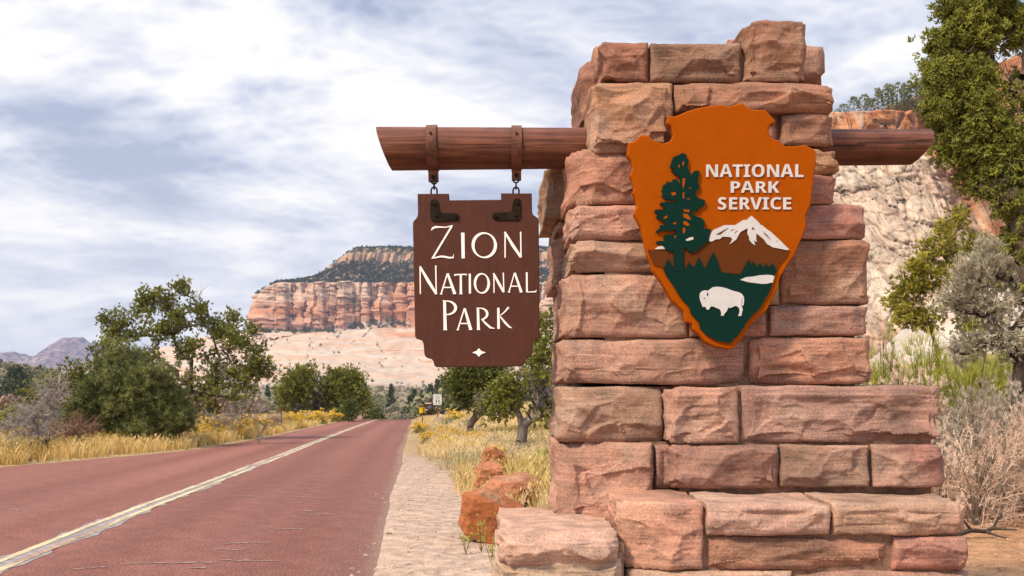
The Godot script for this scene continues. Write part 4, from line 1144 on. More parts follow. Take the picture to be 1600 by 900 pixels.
func make_right_cliff():
	var slab := FastNoiseLite.new()
	slab.seed = 12; slab.noise_type = FastNoiseLite.TYPE_CELLULAR; slab.frequency = 1.0; slab.fractal_type = FastNoiseLite.FRACTAL_NONE
	slab.cellular_return_type = FastNoiseLite.RETURN_DISTANCE2_SUB
	var rows := []
	var nr := 270
	for r in nr:
		var f := float(r) / (nr - 1)
		var p := PackedVector3Array(); var c := PackedColorArray()
		for k in 470:
			var px := 1090.0 + 620.0 * k / 430.0 if k < 430 else 1710.0 + (k - 430) * 14.0
			var dd := cliff_d(px)
			var x := (px - 800.0) / F * dd
			var top: float = EYE + (HY - table(CLIFF_TOP, px)) / F * dd
			var y := lerpf(-12.0, top, minf(f / 0.90, 1.0))
			var h := (y + 12.0) / (top + 12.0)
			var off := 0.0
			if f < 0.90: off = cliff_off(h)
			else: off = -(f - 0.90) / 0.10 * 160.0; y = top + (f - 0.90) / 0.10 * 22.0
			var wv := nz.get_noise_2d(x * 0.5, y * 0.5) * 9.0
			var a := (x * 0.84 + y * 0.54 + wv) ; var b := (y * 0.84 - x * 0.54 + wv)
			var c1 := slab.get_noise_2d(a * 0.085, b * 0.032)          # tall slanting slabs parted by cracks
			var c2 := slab.get_noise_2d(a * 0.26 + 50.0, b * 0.12)
			var c3 := slab.get_noise_2d(x * 0.05 + 9.0, (y + wv) * 0.14)
			var crack := maxf(maxf(sst(0.06, 0.0, c1 + 1.0), 0.5 * sst(0.06, 0.0, c2 + 1.0)), 0.7 * sst(0.06, 0.0, c3 + 1.0))
			off += minf(c1 + 1.0, 0.4) * 4.0 + minf(c2 + 1.0, 0.4) * 0.9 - crack * 1.5 + wv * 0.35 + nz2.get_noise_2d(x * 0.5, y * 2.0) * 0.5
			p.append(Vector3(x, y, -(dd - off)))
			var n := nz.get_noise_2d(x * 0.6, y * 0.6); var st := nz2.get_noise_2d(x * 1.6, y * 0.3); var sp := nz2.get_noise_2d(x * 3.0 + 70.0, y * 3.0)
			var col := Color(0.80, 0.66, 0.53).lerp(Color(0.70, 0.49, 0.36), clampf(0.22 + n * 1.2, 0, 1))
			var row := HY - (y - EYE) * F / dd
			var gully := sst(-14.0, 16.0, px - (1418.0 + (row - 230.0) * 0.36) + n * 22.0)
			var upper := sst(0.83, 0.87, h + n * 0.05)
			col = col.lerp(Color(0.62, 0.24, 0.085), clampf((gully + upper * 0.9) * (0.85 + st * 1.2), 0, 0.95))
			col = col.lerp(Color(0.58, 0.33, 0.20), sst(0.32, 0.18, h + st * 0.08) * 0.6)
			col = col.lerp(Color(0.46, 0.28, 0.19), clampf(crack * 0.8, 0, 0.7))
			if sp > 0.34 and h < 0.85: col = col.lerp(Color(0.22, 0.18, 0.13), 0.5)
			if f > 0.91: col = Color(0.40, 0.29, 0.18)
			var g := 1.0 + sp * 0.07 + nz2.get_noise_2d(a * 1.3 + 5.0, b * 0.12) * 0.40
			c.append(Color(col.r * g, col.g * g, col.b * g))
		rows.append([p, c])
	struct("cliff", grid_mesh(rows, Vector3(0, 0.3, 0.9)), M.cliff, "pale cracked sandstone cliff with orange rim and gully behind the pillar on the right")
	# nearer white slickrock shoulder, rising to the right
	rows = []
	for r in 70:
		var f := float(r) / 69.0
		var p := PackedVector3Array(); var c := PackedColorArray()
		for k in 150:
			var u := k / 149.0
			var x := lerpf(38.0, 190.0, u)
			var ridge := 1.6 + (x - 50.0) * 1.02 - 0.0028 * pow(maxf(x - 50.0, 0.0), 2)
			if x < 50.0: ridge = 1.6 + (x - 50.0) * 0.6
			var g := sin(minf(f, 0.62) / 0.62 * PI * 0.5) if f < 0.62 else cos((f - 0.62) / 0.38 * PI * 0.45)
			var d := 95.0 + f * 70.0
			var y := lerpf(-6.0, ridge, g) + nz.get_noise_2d(x * 1.2, d * 1.2) * 0.8 + nz2.get_noise_2d(x * 0.5 + d * 0.5, (ridge + d) * 1.6) * 0.5
			p.append(Vector3(x, y, -d))
			var n := nz2.get_noise_2d(x * 0.7, d * 2.0)
			var col := Color(0.70, 0.63, 0.56).lerp(Color(0.60, 0.47, 0.38), clampf(0.25 + n * 1.5, 0, 1))
			c.append(col)
		rows.append([p, c])
	struct("slickrock", grid_mesh(rows, Vector3(-0.2, 0.8, 0.5)), M.cliff, "white slickrock shoulder rising to the right in front of the cliff")
	# small shrubs rooted in the cliff
	var xf := []; var cs := []
	var ball := leaf_ball()
	for q in [[1352, 268], [1340, 262], [1367, 269], [1411, 274], [1392, 262], [1415, 285], [1335, 294], [1358, 313], [1379, 316], [1385, 324], [1386, 335], [1389, 353], [1408, 314], [1404, 316], [1393, 324], [1372, 345], [1318, 302], [1322, 300], [1375, 386], [1450, 320], [1462, 240], [1370, 190], [1385, 195], [1500, 330], [1330, 270], [1420, 250], [1398, 370], [1440, 300]]:
		var s := rng.randf_range(1.3, 2.3)
		var dd := cliff_d(q[0])
		var top: float = EYE + (HY - table(CLIFF_TOP, q[0])) / F * dd
		var y: float = EYE + (HY - q[1]) / F * dd
		var h: float = (y + 12.0) / (top + 12.0)
		var off := cliff_off(h) + 3.5
		var w := pt(q[0], q[1], dd - off)
		for t in 3:
			xf.append(Transform3D(Basis(Vector3.UP, rng.randf() * TAU).scaled(Vector3(s, s * 0.7, s) * rng.randf_range(0.6, 1.0)), w + Vector3(rng.randf_range(-1, 1) * s * 0.7, rng.randf_range(-0.3, 0.4), rng.randf_range(-0.5, 0.5)))); cs.append(Color(0.06, 0.065, 0.04) * rng.randf_range(0.7, 1.5))
	var sc := multi(self, "cliff_scrub", ball, M.leaf, xf, cs)
	sc.set_meta("label", "dark tufts of scrub rooted in cracks of the pale cliff"); sc.set_meta("category", "scrub")

# ---------------------------------------------------------------- foliage pieces
var piece := {}

func leaf_ball() -> Mesh:         # a ragged little bush of leaf faces, one unit across
	if piece.has("ball"): return piece.ball
	var mk := Mk.new()
	for k in 46:
		var d := Vector3(rng.randfn(), rng.randfn() * 0.8 + 0.2, rng.randfn()).normalized()
		var p := d * rng.randf_range(0.22, 0.5); p.y += 0.15
		mk.spindle(p, p + (d + Vector3(0, 0.7, 0)).normalized() * rng.randf_range(0.18, 0.34), rng.randf_range(0.06, 0.12))
	piece.ball = mk.mesh()
	return piece.ball

func sprig(kind: String) -> Mesh:
	if piece.has(kind): return piece[kind]
	var mk := Mk.new()
	match kind:
		"juniper":        # upright tuft of cord-like twigs, one unit long
			for k in 15:
				var y := rng.randf_range(0.0, 0.6)
				var a := rng.randf() * TAU
				var d := Vector3(cos(a) * 0.55, rng.randf_range(0.55, 1.2), sin(a) * 0.55).normalized()
				var p := Vector3(cos(a), 0, sin(a)) * rng.randf_range(0.0, 0.16) + Vector3(0, y, 0)
				mk.spindle(p, p + d * rng.randf_range(0.28, 0.5), rng.randf_range(0.05, 0.08))
		"juniper_near":
			for k in 8:
				var a := rng.randf() * TAU
				var d := Vector3(cos(a) * 0.9, rng.randf_range(0.2, 1.3), sin(a) * 0.9).normalized()
				var p := Vector3(0, rng.randf_range(0.0, 0.35), 0)
				var l := rng.randf_range(0.3, 0.5)
				mk.spindle(p, p + d * l, 0.055, 4)
				for j in 5:
					var q := p + d * l * rng.randf_range(0.25, 0.95)
					var e := (d + Vector3(rng.randfn(), rng.randfn(), rng.randfn()) * 0.55).normalized()
					mk.spindle(q, q + e * rng.randf_range(0.13, 0.24), 0.045, 3)
		"needle":         # pinyon tuft
			for k in 26:
				var d := Vector3(rng.randfn(), rng.randfn() + 0.9, rng.randfn()).normalized()
				var s := d.cross(Vector3(rng.randfn(), rng.randfn(), rng.randfn())).normalized() * 0.035
				var p := d * 0.05
				mk.tri(p - s, p + s, p + d * rng.randf_range(0.45, 0.75), d.cross(s))
		"grass":
			for k in 16:
				var a := rng.randf() * TAU
				var r := rng.randf_range(0.0, 0.18)
				var p := Vector3(cos(a) * r, 0, sin(a) * r)
				var lean := Vector3(cos(a), 0, sin(a)) * rng.randf_range(0.05, 0.40)
				var h := rng.randf_range(0.55, 1.0)
				var s := Vector3(-sin(a), 0, cos(a)).rotated(Vector3.UP, rng.randf() * 2.0) * 0.016
				var m := p + lean * 0.35 + Vector3(0, h * 0.6, 0)
				var t := p + lean + Vector3(0, h, 0)
				mk.quad(p - s, p + s, m + s * 0.8, m - s * 0.8, s.cross(Vector3.UP))
				mk.tri(m - s * 0.8, m + s * 0.8, t, s.cross(Vector3.UP))
				if k % 3 == 0: mk.spindle(t - Vector3(0, 0.10, 0), t + lean * 0.2 + Vector3(0, 0.05, 0), 0.022)
		"blade":          # a bunch of narrow upright shoots: sage, broom
			for k in 9:
				var a := rng.randf() * TAU
				var d := Vector3(cos(a) * 0.35, 1.0, sin(a) * 0.35).normalized()
				var p := Vector3(cos(a), 0, sin(a)) * 0.07 + Vector3(0, rng.randf_range(0, 0.35), 0)
				mk.spindle(p, p + d * rng.randf_range(0.4, 0.7), 0.038)
		"plume":          # feathery seed head
			for k in 22:
				var a := rng.randf() * TAU
				var d := Vector3(cos(a) * 0.55, rng.randf_range(0.5, 1.3), sin(a) * 0.55).normalized()
				var p := Vector3(0, rng.randf_range(0, 0.55), 0)
				mk.spindle(p, p + d * rng.randf_range(0.2, 0.42), 0.02)
		"flower":         # flat-topped flower head
			for k in 12:
				var a := rng.randf() * TAU
				var p := Vector3(cos(a), 0, sin(a)) * rng.randf_range(0.0, 0.35) + Vector3(0, 0.75 + rng.randf() * 0.2, 0)
				mk.spindle(p - Vector3(0, 0.13, 0), p + Vector3(0, 0.12, 0), 0.10)
		"twig":           # bare forked twig
			var p := Vector3.ZERO
			var d := Vector3.UP
			for k in 5:
				var e := (d + Vector3(rng.randfn(), rng.randfn() * 0.5, rng.randfn()) * 0.33).normalized()
				var q := p + e * 0.22
				mk.tube(p, q, 0.022 - 0.0035 * k, 0.0185 - 0.0035 * k, 3)
				for j in 2:
					var f := (e + Vector3(rng.randfn(), rng.randfn(), rng.randfn()) * 0.7).normalized()
					var o := p.lerp(q, rng.randf())
					mk.tube(o, o + f * rng.randf_range(0.15, 0.34), 0.011, 0.004, 3)
				p = q; d = e
	piece[kind] = mk.mesh()
	return piece[kind]

func aim(dir: Vector3, roll: float) -> Basis:
	var y := dir.normalized()
	var x := y.cross(Vector3(0.2, 0.1, 1) if absf(y.z) < 0.9 else Vector3(1, 0, 0)).normalized()
	return Basis(x, y, x.cross(y)).rotated(y, roll)

# Grows limbs towards clumps of foliage. lobes: [px, py, rx, ry, clumps, shade]; a negative clump count is bare twigs.
# opt: sprig, size (m), per (sprigs per clump), col, col2, spread (m), r0 (trunk radius), bark, lean, squash
func tree(called: String, label: String, category: String, group: String, bx: float, d: float, lobes: Array, opt: Dictionary) -> Node3D:
	var gx := (bx - 800.0) / F * d
	var base := Vector3(gx, ground(gx, d) - 0.05, -d)
	var t := thing(called, label, category, base, group)
	var pos: Array[Vector3] = [Vector3.ZERO]; var par: Array[int] = [-1]
	var clumps := []
	var lowest := 1e9; var cen := Vector3.ZERO; var cnt := 0.0
	for l in lobes:
		var c := pt(l[0], l[1], d) - base
		var rx: float = l[2] / F * d; var ry: float = l[3] / F * d
		lowest = minf(lowest, c.y - ry)
		var n := absi(l[4])
		cen += c * n; cnt += n
		var zoff := rng.randf_range(-0.35, 0.35) * rx
		for k in n:
			var v := Vector3(rng.randfn(), rng.randfn(), rng.randfn()).normalized() * pow(rng.randf(), 0.42)
			var p := c + Vector3(v.x * rx, v.y * ry, v.z * rx * float(opt.get("squash", 0.85)) + zoff)
			if p.y < 0.08: p.y = rng.randf_range(0.08, 0.3)
			clumps.append([p, l[4] < 0, (l[5] if l.size() > 5 else 1.0) * rng.randf_range(0.72, 1.28)])
	cen /= maxf(cnt, 1.0)
	# stem up to the crown
	var fork: float = opt.get("fork", 0.35) * cen.y
	var seg := 4
	for k in seg:
		var f := float(k + 1) / seg
		pos.append(Vector3(cen.x * 0.25 * f * f + nz.get_noise_1d(f * 40.0 + bx) * 0.12 * fork, fork * f, nz.get_noise_1d(f * 40.0 + bx + 99.0) * 0.12 * fork)); par.append(pos.size() - 2)
	var hub := pos[-1]
	clumps.sort_custom(func(a, b): return (a[0] - hub).length_squared() < (b[0] - hub).length_squared())
	var ends: Array[int] = []
	for cl in clumps:
		var p: Vector3 = cl[0]
		var best := 0; var bd := 1e9
		for k in range(2, pos.size()):
			var dv := p - pos[k]
			var cost := dv.length() + maxf(0.0, -dv.y) * 0.9 + 0.12 * (pos[k] - hub).length()
			if cost < bd: bd = cost; best = k
		var a := pos[best]
		var len := a.distance_to(p)
		var n := clampi(int(len / (0.10 * cen.y + 0.05)), 1, 5)
		var side := Vector3(rng.randfn(), rng.randfn(), rng.randfn()) * len * 0.10
		var prev := best
		for k in n:
			var f := float(k + 1) / n
			var q := a.lerp(p, f) + side * sin(f * PI) - Vector3(0, sin(f * PI) * len * 0.08, 0)
			pos.append(q); par.append(prev); prev = pos.size() - 1
		ends.append(prev)
	var weight: PackedFloat32Array = PackedFloat32Array(); weight.resize(pos.size())
	for e in ends: weight[e] += 1.0
	for k in range(pos.size() - 1, 0, -1): weight[par[k]] += weight[k]
	var r0: float = opt.get("r0", 0.03 * cen.y)
	var total := maxf(weight[0], 1.0)
	var trunk := Mk.new(); var limbs := Mk.new()
	var bark: Color = opt.get("bark", Color(0.20, 0.16, 0.13))
	for k in range(1, pos.size()):
		var ra := r0 * pow(maxf(weight[par[k]], 0.4) / total, 0.5); var rb := r0 * pow(maxf(weight[k], 0.25) / total, 0.5)
		if par[k] > 0: ra = minf(ra, rb * 1.5)
		var big := rb > r0 * 0.42
		var mk := trunk
		mk.colour = bark * rng.randf_range(0.8, 1.15)
		mk.colour.a = 1.0
		if k == 1: ra *= 1.35
		mk.tube(pos[par[k]], pos[k], ra, rb, 7 if big else 4)
	part(t, "trunk", trunk.mesh(), M.bark)
	if limbs.v.size() > 0: part(t, "limbs", limbs.mesh(), M.bark)
	var xf := []; var cs := []; var xt := []; var ct := []
	var size: float = opt.get("size", 0.2); var per: int = opt.get("per", 18); var spread: float = opt.get("spread", 0.25)
	var c1: Color = opt.get("col", Color(0.10, 0.12, 0.02)); var c2: Color = opt.get("col2", Color(0.05, 0.065, 0.02))
	for cl in clumps:
		var p: Vector3 = cl[0]
		if cl[1] or rng.randf() < float(opt.get("dead", 0.0)):
			for k in int(opt.get("twigs", 7)):
				var dir: Vector3 = ((p - cen).normalized() * 0.8 + Vector3(rng.randfn(), rng.randfn() * 0.8 + float(opt.get("twig_up", 0.1)), rng.randfn()) * 0.7).normalized()
				var s := rng.randf_range(0.6, 1.3) * float(opt.get("twig_size", size * 2.5))
				xt.append(Transform3D(aim(dir, rng.randf() * TAU).scaled_local(Vector3(s, s, s)), p + Vector3(rng.randfn(), rng.randfn(), rng.randfn()) * spread * 0.4)); ct.append(opt.get("deadcol", Color(0.36, 0.31, 0.29)) * rng.randf_range(0.7, 1.25))
			continue
		var hue := rng.randf()
		for k in per:
			var q := p + Vector3(rng.randfn(), rng.randfn() * 0.85, rng.randfn()) * spread
			if q.y < 0.03: continue
			var dir := ((q - cen).normalized() * 0.7 + (q - p).normalized() * 0.5 + Vector3(0, float(opt.get("up", 0.6)), 0) + Vector3(rng.randfn(), rng.randfn(), rng.randfn()) * 0.35).normalized()
			var s := size * rng.randf_range(0.7, 1.3)
			xf.append(Transform3D(aim(dir, rng.randf() * TAU).scaled_local(Vector3(s, s, s)), q))
			var col := c2.lerp(c1, clampf(hue * 0.6 + rng.randf() * 0.4, 0, 1)) * float(cl[2])
			cs.append(Color(col.r, col.g, col.b))
	if xf.size() > 0: multi(t, "crown", sprig(opt.get("sprig", "juniper")), M.leaf, xf, cs)
	if xt.size() > 0: multi(t, "bare_twigs", sprig("twig"), M.bark, xt, ct)
	return t

# a rounded shrub: shoots from the base out to a dome
func shrub(called: String, label: String, category: String, group: String, px: float, d: float, wpx: float, hpx: float, kind: String) -> Node3D:
	var gx := (px - 800.0) / F * d
	var base := Vector3(gx, ground(gx, d) - 0.02, -d)
	var t := thing(called, label, category, base, group)
	var w := wpx / F * d * 0.5; var h := hpx / F * d if hpx > 0.0 else EYE + (HY + hpx) / F * d - base.y
	var look: Array = {
		"sage": ["plume", Color(0.36, 0.35, 0.25), Color(0.20, 0.20, 0.14), 0.18, 1.0],
		"graybrush": ["plume", Color(0.56, 0.49, 0.41), Color(0.32, 0.27, 0.22), 0.19, 1.0],
		"rabbit": ["plume", Color(0.34, 0.30, 0.08), Color(0.18, 0.19, 0.06), 0.15, 1.0],
		"broom": ["grass", Color(0.42, 0.42, 0.08), Color(0.24, 0.27, 0.055), 0.25, 1.3],
		"green": ["juniper", Color(0.10, 0.13, 0.03), Color(0.05, 0.075, 0.025), 0.16, 0.9],
		"darkgreen": ["needle", Color(0.075, 0.095, 0.045), Color(0.035, 0.05, 0.025), 0.17, 0.6],
		"drybrush": ["twig", Color(0.76, 0.56, 0.44), Color(0.52, 0.36, 0.27), 0.30, 0.7],
		"palebrush": ["plume", Color(0.76, 0.61, 0.50), Color(0.55, 0.43, 0.34), 0.20, 1.2],
	}[kind]
	var stems := Mk.new()
	stems.colour = Color(0.24, 0.18, 0.14)
	var ns := 16
	for k in ns:
		var a := rng.randf() * TAU
		var r := sqrt(rng.randf()) * 0.85
		var tip := Vector3(cos(a) * r * w, h * (0.85 - 0.45 * r * r), sin(a) * r * w)
		var mid := Vector3(tip.x * 0.35, tip.y * 0.55, tip.z * 0.35)
		var th := 0.007 * maxf(h, 0.5)
		stems.tube(Vector3(tip.x * 0.05, 0, tip.z * 0.05), mid, th, th * 0.7, 4); stems.tube(mid, tip, th * 0.7, th * 0.25, 4)
	part(t, "stems", stems.mesh(), M.bark)
	var s0: float = maxf(look[3] * 0.72, d * 0.0045)
	var n := clampi(int(w * w * h * 9.0 / (s0 * s0 * s0) * 0.6), 120, 3200)
	var xf := []; var cs := []; var xq := []; var cq := []
	var bumps := rng.randf() * 50.0
	for k in n:
		var a := rng.randf() * TAU
		var el := asin(rng.randf_range(-0.05, 1.0))
		var rr := pow(rng.randf(), 0.33)
		var lump := 0.86 + 0.42 * nz.get_noise_3d(cos(a) * 12.0 + bumps, el * 12.0, sin(a) * 12.0)
		var dir := Vector3(cos(a) * cos(el), sin(el), sin(a) * cos(el))
		var p := Vector3(dir.x * w, maxf(dir.y, 0.02) * h * 0.92, dir.z * w) * rr * lump
		p.y = maxf(p.y, 0.02)
		var up := (dir * 0.7 + Vector3(0, look[4], 0) * 0.7 + Vector3(rng.randfn(), rng.randfn(), rng.randfn()) * 0.25).normalized()
		var s := s0 * rng.randf_range(0.75, 1.4)
		xf.append(Transform3D(aim(up, rng.randf() * TAU).scaled_local(Vector3(s, s, s)), p))
		var tone := clampf(rng.randf() * 0.6 + nz.get_noise_3d(p.x * 9.0 / w + bumps, p.y * 9.0 / h, p.z * 9.0 / w) * 0.9 + 0.25, 0, 1)
		var col: Color = (look[2] as Color).lerp(look[1], tone)
		cs.append(Color(col.r, col.g, col.b))
		if kind == "rabbit" and rr > 0.72 and dir.y > 0.25:
			if rng.randf() < 0.8:
				xq.append(Transform3D(aim(up, 0).scaled_local(Vector3(s, s, s) * 1.1), p + up * s * 0.2 + Vector3(rng.randfn(), rng.randfn() * 0.4, rng.randfn()) * s * 0.5)); cq.append(Color(0.64, 0.43, 0.06) * rng.randf_range(0.75, 1.2))
	multi(t, "foliage", sprig(look[0]), M.straw if kind in ["palebrush", "graybrush", "rabbit", "drybrush", "sage"] else M.leaf, xf, cs)
	if xq.size() > 0: multi(t, "flowers", sprig("flower"), M.straw, xq, cq)
	return t

# grass tufts strewn over a patch given by a test; one object that nobody could count
func grass(label: String, count: int, lo: Vector2, hi: Vector2, ok: Callable, cols: Array, hmin: float, hmax: float):
	var xf := []; var cs := []
	var tries := 0
	while xf.size() < count and tries < count * 12:
		tries += 1
		var d := lerpf(lo.y, hi.y, pow(rng.randf(), 1.5)); var x := rng.randf_range(lo.x, hi.x)
		var want: float = ok.call(x, d)
		if rng.randf() > want: continue
		var s := rng.randf_range(hmin, hmax) * (0.75 + 0.5 * want)
		xf.append(Transform3D(Basis(Vector3.UP, rng.randf() * TAU).scaled(Vector3(s * rng.randf_range(0.8, 1.3), s, s)), Vector3(x, ground(x, d) - 0.02, -d)))
		var n := clampf(0.5 + nz2.get_noise_2d(x * 1.2, d * 1.2) * 1.1 + rng.randf_range(-0.25, 0.25), 0, 0.999)
		var f: float = n * (cols.size() - 1)
		var c: Color = (cols[int(f)] as Color).lerp(cols[int(f) + 1], f - int(f)) * rng.randf_range(0.8, 1.2)
		cs.append(Color(c.r, c.g, c.b))
	var g := multi(self, "dry_grass", sprig("grass"), M.straw, xf, cs)
	g.set_meta("label", label); g.set_meta("category", "grass")

# ---------------------------------------------------------------- boulders, signs, posts
func boulder(label: String, x0: float, x1: float, y0: float, y1: float, d: float, dep: float, tint: Color, cuts: Array):
	var gx := ((x0 + x1) * 0.5 - 800.0) / F * d
	var w := (x1 - x0) / F * d; var h := (y1 - y0) / F * d
	var gy := ground(gx, d) - 0.10
	h = maxf(h, EYE + (HY - y0) / F * d - gy)
	var t := part(self, "red_boulder", boulder_mesh(Vector3(w, h, dep), tint, cuts), M.boulder, Vector3(gx, gy, -d - dep * 0.4))
	tag(t, label, "boulder", "red boulders along the shoulder")

func boulder_mesh(sz: Vector3, tint: Color, cuts: Array) -> ArrayMesh:
	var mk := Mk.new()
	var pn: Array[Vector3] = []; var pd: Array[float] = []
	for q in cuts:
		pn.append(Vector3(q[0], q[1], q[2]).normalized()); pd.append(q[3])
	for k in 6:
		pn.append(Vector3(rng.randfn(), rng.randfn() * 0.7, rng.randfn()).normalized()); pd.append(rng.randf_range(0.38, 0.48))
	var so := rng.randf() * 80.0
	var nu := 130; var nv := 72
	for a in nv + 1:
		for b in nu + 1:
			var th := PI * a / nv; var ph := TAU * b / nu
			var dir := Vector3(sin(th) * cos(ph), cos(th), sin(th) * sin(ph))
			var t := 0.62
			for k in pn.size():
				var den := pn[k].dot(dir)
				if den > 0.02: t = minf(t, pd[k] / den)
			var pw := dir * t
			t += (cell.get_noise_3d(pw.x * 5.0 + so, pw.y * 7.0, pw.z * 5.0) + 0.6) * 0.055 + (cell.get_noise_3d(pw.x * 14.0 + so, pw.y * 18.0, pw.z * 14.0) + 0.6) * 0.02 + nz2.get_noise_3d(pw.x * 30.0 + so, pw.y * 60.0, pw.z * 30.0) * 0.008
			var p := dir * t
			p = Vector3(p.x * sz.x, (p.y + 0.40) * sz.y * 1.18, p.z * sz.z)
			var tone := 1.0 + nz2.get_noise_3d(p.x * 4.0 + so, p.y * 4.0, p.z * 4.0) * 0.3
			var c := tint * tone
			var dust := nz.get_noise_3d(p.x * 6.0 + so, p.y * 6.0, p.z * 6.0)
			if dir.y > 0.55: c = c.lerp(Color(0.60, 0.36, 0.24), clampf((dir.y - 0.55) * 1.6 + dust, 0, 0.7))
			mk.colour = Color(c.r, c.g, c.b)
			mk.vert(p, Vector3.ZERO)
	var lo := Vector3.INF; var hi := -Vector3.INF
	for p in mk.v: lo = lo.min(p); hi = hi.max(p)
	for k in mk.v.size():
		var f := (mk.v[k] - lo) / (hi - lo)
		mk.v[k] = Vector3((f.x - 0.5) * sz.x, f.y * sz.y, (f.z - 0.5) * sz.z)
	for a in nv:
		for b in nu:
			var i := a * (nu + 1) + b
			for t in [[i, i + 1, i + nu + 1], [i + 1, i + nu + 2, i + nu + 1]]:
				var nn := (mk.v[t[1]] - mk.v[t[0]]).cross(mk.v[t[2]] - mk.v[t[0]])
				if nn.dot(mk.v[t[0]] - Vector3(0, sz.y * 0.45, 0)) > 0.0: mk.idx(t[0], t[2], t[1])
				else: mk.idx(t[0], t[1], t[2]); nn = -nn
				for u in 3: mk.n[t[u]] += nn
	for a in nv + 1:
		var s := mk.n[a * (nu + 1)] + mk.n[a * (nu + 1) + nu]
		mk.n[a * (nu + 1)] = s; mk.n[a * (nu + 1) + nu] = s
	for k in mk.n.size(): mk.n[k] = mk.n[k].normalized() if mk.n[k].length_squared() > 0.0 else Vector3.UP
	return mk.mesh()

func make_road_signs():
	# speed limit
	var d := 74.0
	var b := pt(683.3, 662, d); b.y = ground(b.x, d) - 0.05
	var s := thing("speed_limit_sign", "white speed limit 35 sign on a brown steel post in the yellow verge", "sign", b)
	var mk := Mk.new()
	var tp := pt(683.3, 618, d)
	mk.box(Vector3(-0.035, 0, -0.06), Vector3(0.035, tp.y - b.y, -0.02))
	part(s, "post", mk.mesh(), M.rustpost)
	relief(s, "panel", [[[[677.4, 616.2], [689.4, 616.2], [690, 616.8], [690, 632], [689.4, 632.6], [677.4, 632.6], [676.8, 632], [676.8, 616.8]], 0, 0, 1.0]], d, -d, 0.012, M.signwhite)
	var z := -d + 0.012
	mk = Mk.new()
	var lo := pt(677.4, 632.0, d); var hi := pt(689.4, 616.8, d)
	var e := 0.018
	mk.box(Vector3(lo.x, lo.y, z), Vector3(hi.x, lo.y + e, z + 0.003)); mk.box(Vector3(lo.x, hi.y - e, z), Vector3(hi.x, hi.y, z + 0.003))
	mk.box(Vector3(lo.x, lo.y + e, z), Vector3(lo.x + e, hi.y - e, z + 0.003)); mk.box(Vector3(hi.x - e, lo.y + e, z), Vector3(hi.x, hi.y - e, z + 0.003))
	part(s, "border", mk.mesh(), M.black, -s.position)
	words(s, "SPEED", 678.6, 688.4, 618.4, 620.8, d - 0.016, M.black, "lettering", 0.004)
	words(s, "LIMIT", 679.2, 687.8, 621.8, 624.2, d - 0.016, M.black, "lettering", 0.004)
	words(s, "35", 678.8, 688.2, 625.0, 630.6, d - 0.016, M.black, "lettering", 0.004)
	# yellow object marker, seen at an angle
	d = 60.0
	b = pt(659.2, 670, d); b.y = ground(b.x, d) - 0.05
	s = thing("hazard_marker", "yellow marker with black slanted bars on a leaning rusty post at the right road edge", "sign", b)
	mk = Mk.new()
	mk.box(Vector3(-0.03, 0, -0.03), Vector3(0.03, pt(0, 644, d).y - b.y, 0.0))
	var po := part(s, "post", mk.mesh(), M.rustpost)
	mk = Mk.new()
	mk.box(Vector3(-0.20, 0, 0.004), Vector3(0.20, 0.36, 0.016))
	var pn := part(s, "panel", mk.mesh(), M.yellow, Vector3(-0.02, pt(0, 645.5, d).y - b.y, 0))
	pn.rotation = Vector3(0, 0.35, 0.12)
	mk = Mk.new()
	for k in 3:
		var y0 := 0.0 + k * 0.12
		mk.quad(Vector3(-0.0, y0, 0.018), Vector3(0.09, y0 - 0.0, 0.018), Vector3(0.20, y0 + 0.11, 0.018), Vector3(0.11, y0 + 0.11, 0.018), Vector3(0, 0, 1))
	part(pn, "slanted_bar", mk.mesh(), M.black)
	s.rotation.z = -0.05
	# brown information board beyond
	d = 88.0
	b = pt(671, 652, d); b.y = ground(b.x, d) - 0.05
	s = thing("brown_notice_sign", "small brown park notice board with pale lettering and a blue panel, on the right verge", "sign", b)
	mk = Mk.new()
	mk.box(Vector3(-0.33, 0, -0.05), Vector3(-0.25, pt(0, 628, d).y - b.y, 0.03))
	part(s, "post", mk.mesh(), M.rustpost)
	relief(s, "board", [[[[662.5, 628], [677.5, 628], [677.5, 631.5], [662.5, 631.5]], 0, 0, 1.0]], d, -d + 0.03, 0.05, M.umber)
	relief(s, "lower_board", [[[[665, 633.2], [671.5, 633.2], [671.5, 639.5], [665, 639.5]], 0, 0, 1.0]], d, -d + 0.03, 0.04, M.umber)
	relief(s, "blue_panel", [[[[667.8, 637.5], [670, 634], [671.8, 635], [671.8, 638]], 0, 0, 1.0]], d, -d + 0.07, 0.01, M.blue)
	relief(s, "pale_edge", [[[[665, 640], [668.5, 640], [668.5, 641], [665, 641]], 0, 0, 1.0], [[[663.8, 629.4], [674, 629.2], [674, 630.3], [663.8, 630.5]], 0, 0, 1.0]], d, -d + 0.08, 0.006, M.signwhite)
	# delineator posts at the left edge
	for q in [[439.5, 48.0, 636.0, "rusty steel post with a flat plate on top at the left road edge, nearer one"], [566.3, 88.0, 639.0, "far rusty steel post before the small dark green tree near the crest"]]:
		var gx: float = (q[0] - 800.0) / F * q[1]
		var p := thing("roadside_post", q[3], "post", Vector3(gx, ground(gx, q[1]) - 0.05, -q[1]), "rusty posts along the left road edge")
		var ht := pt(0, q[2], q[1]).y - p.position.y
		mk = Mk.new()
		mk.box(Vector3(-0.03, 0, -0.03), Vector3(0.03, ht - 0.3, 0.0)); mk.box(Vector3(-0.004, 0, -0.06), Vector3(0.004, ht - 0.3, -0.03))
		part(p, "post", mk.mesh(), M.rustpost)
		mk = Mk.new()
		mk.box(Vector3(-0.05, ht - 0.38, 0.001), Vector3(0.05, ht, 0.008))
		part(p, "plate", mk.mesh(), M.rustpost)

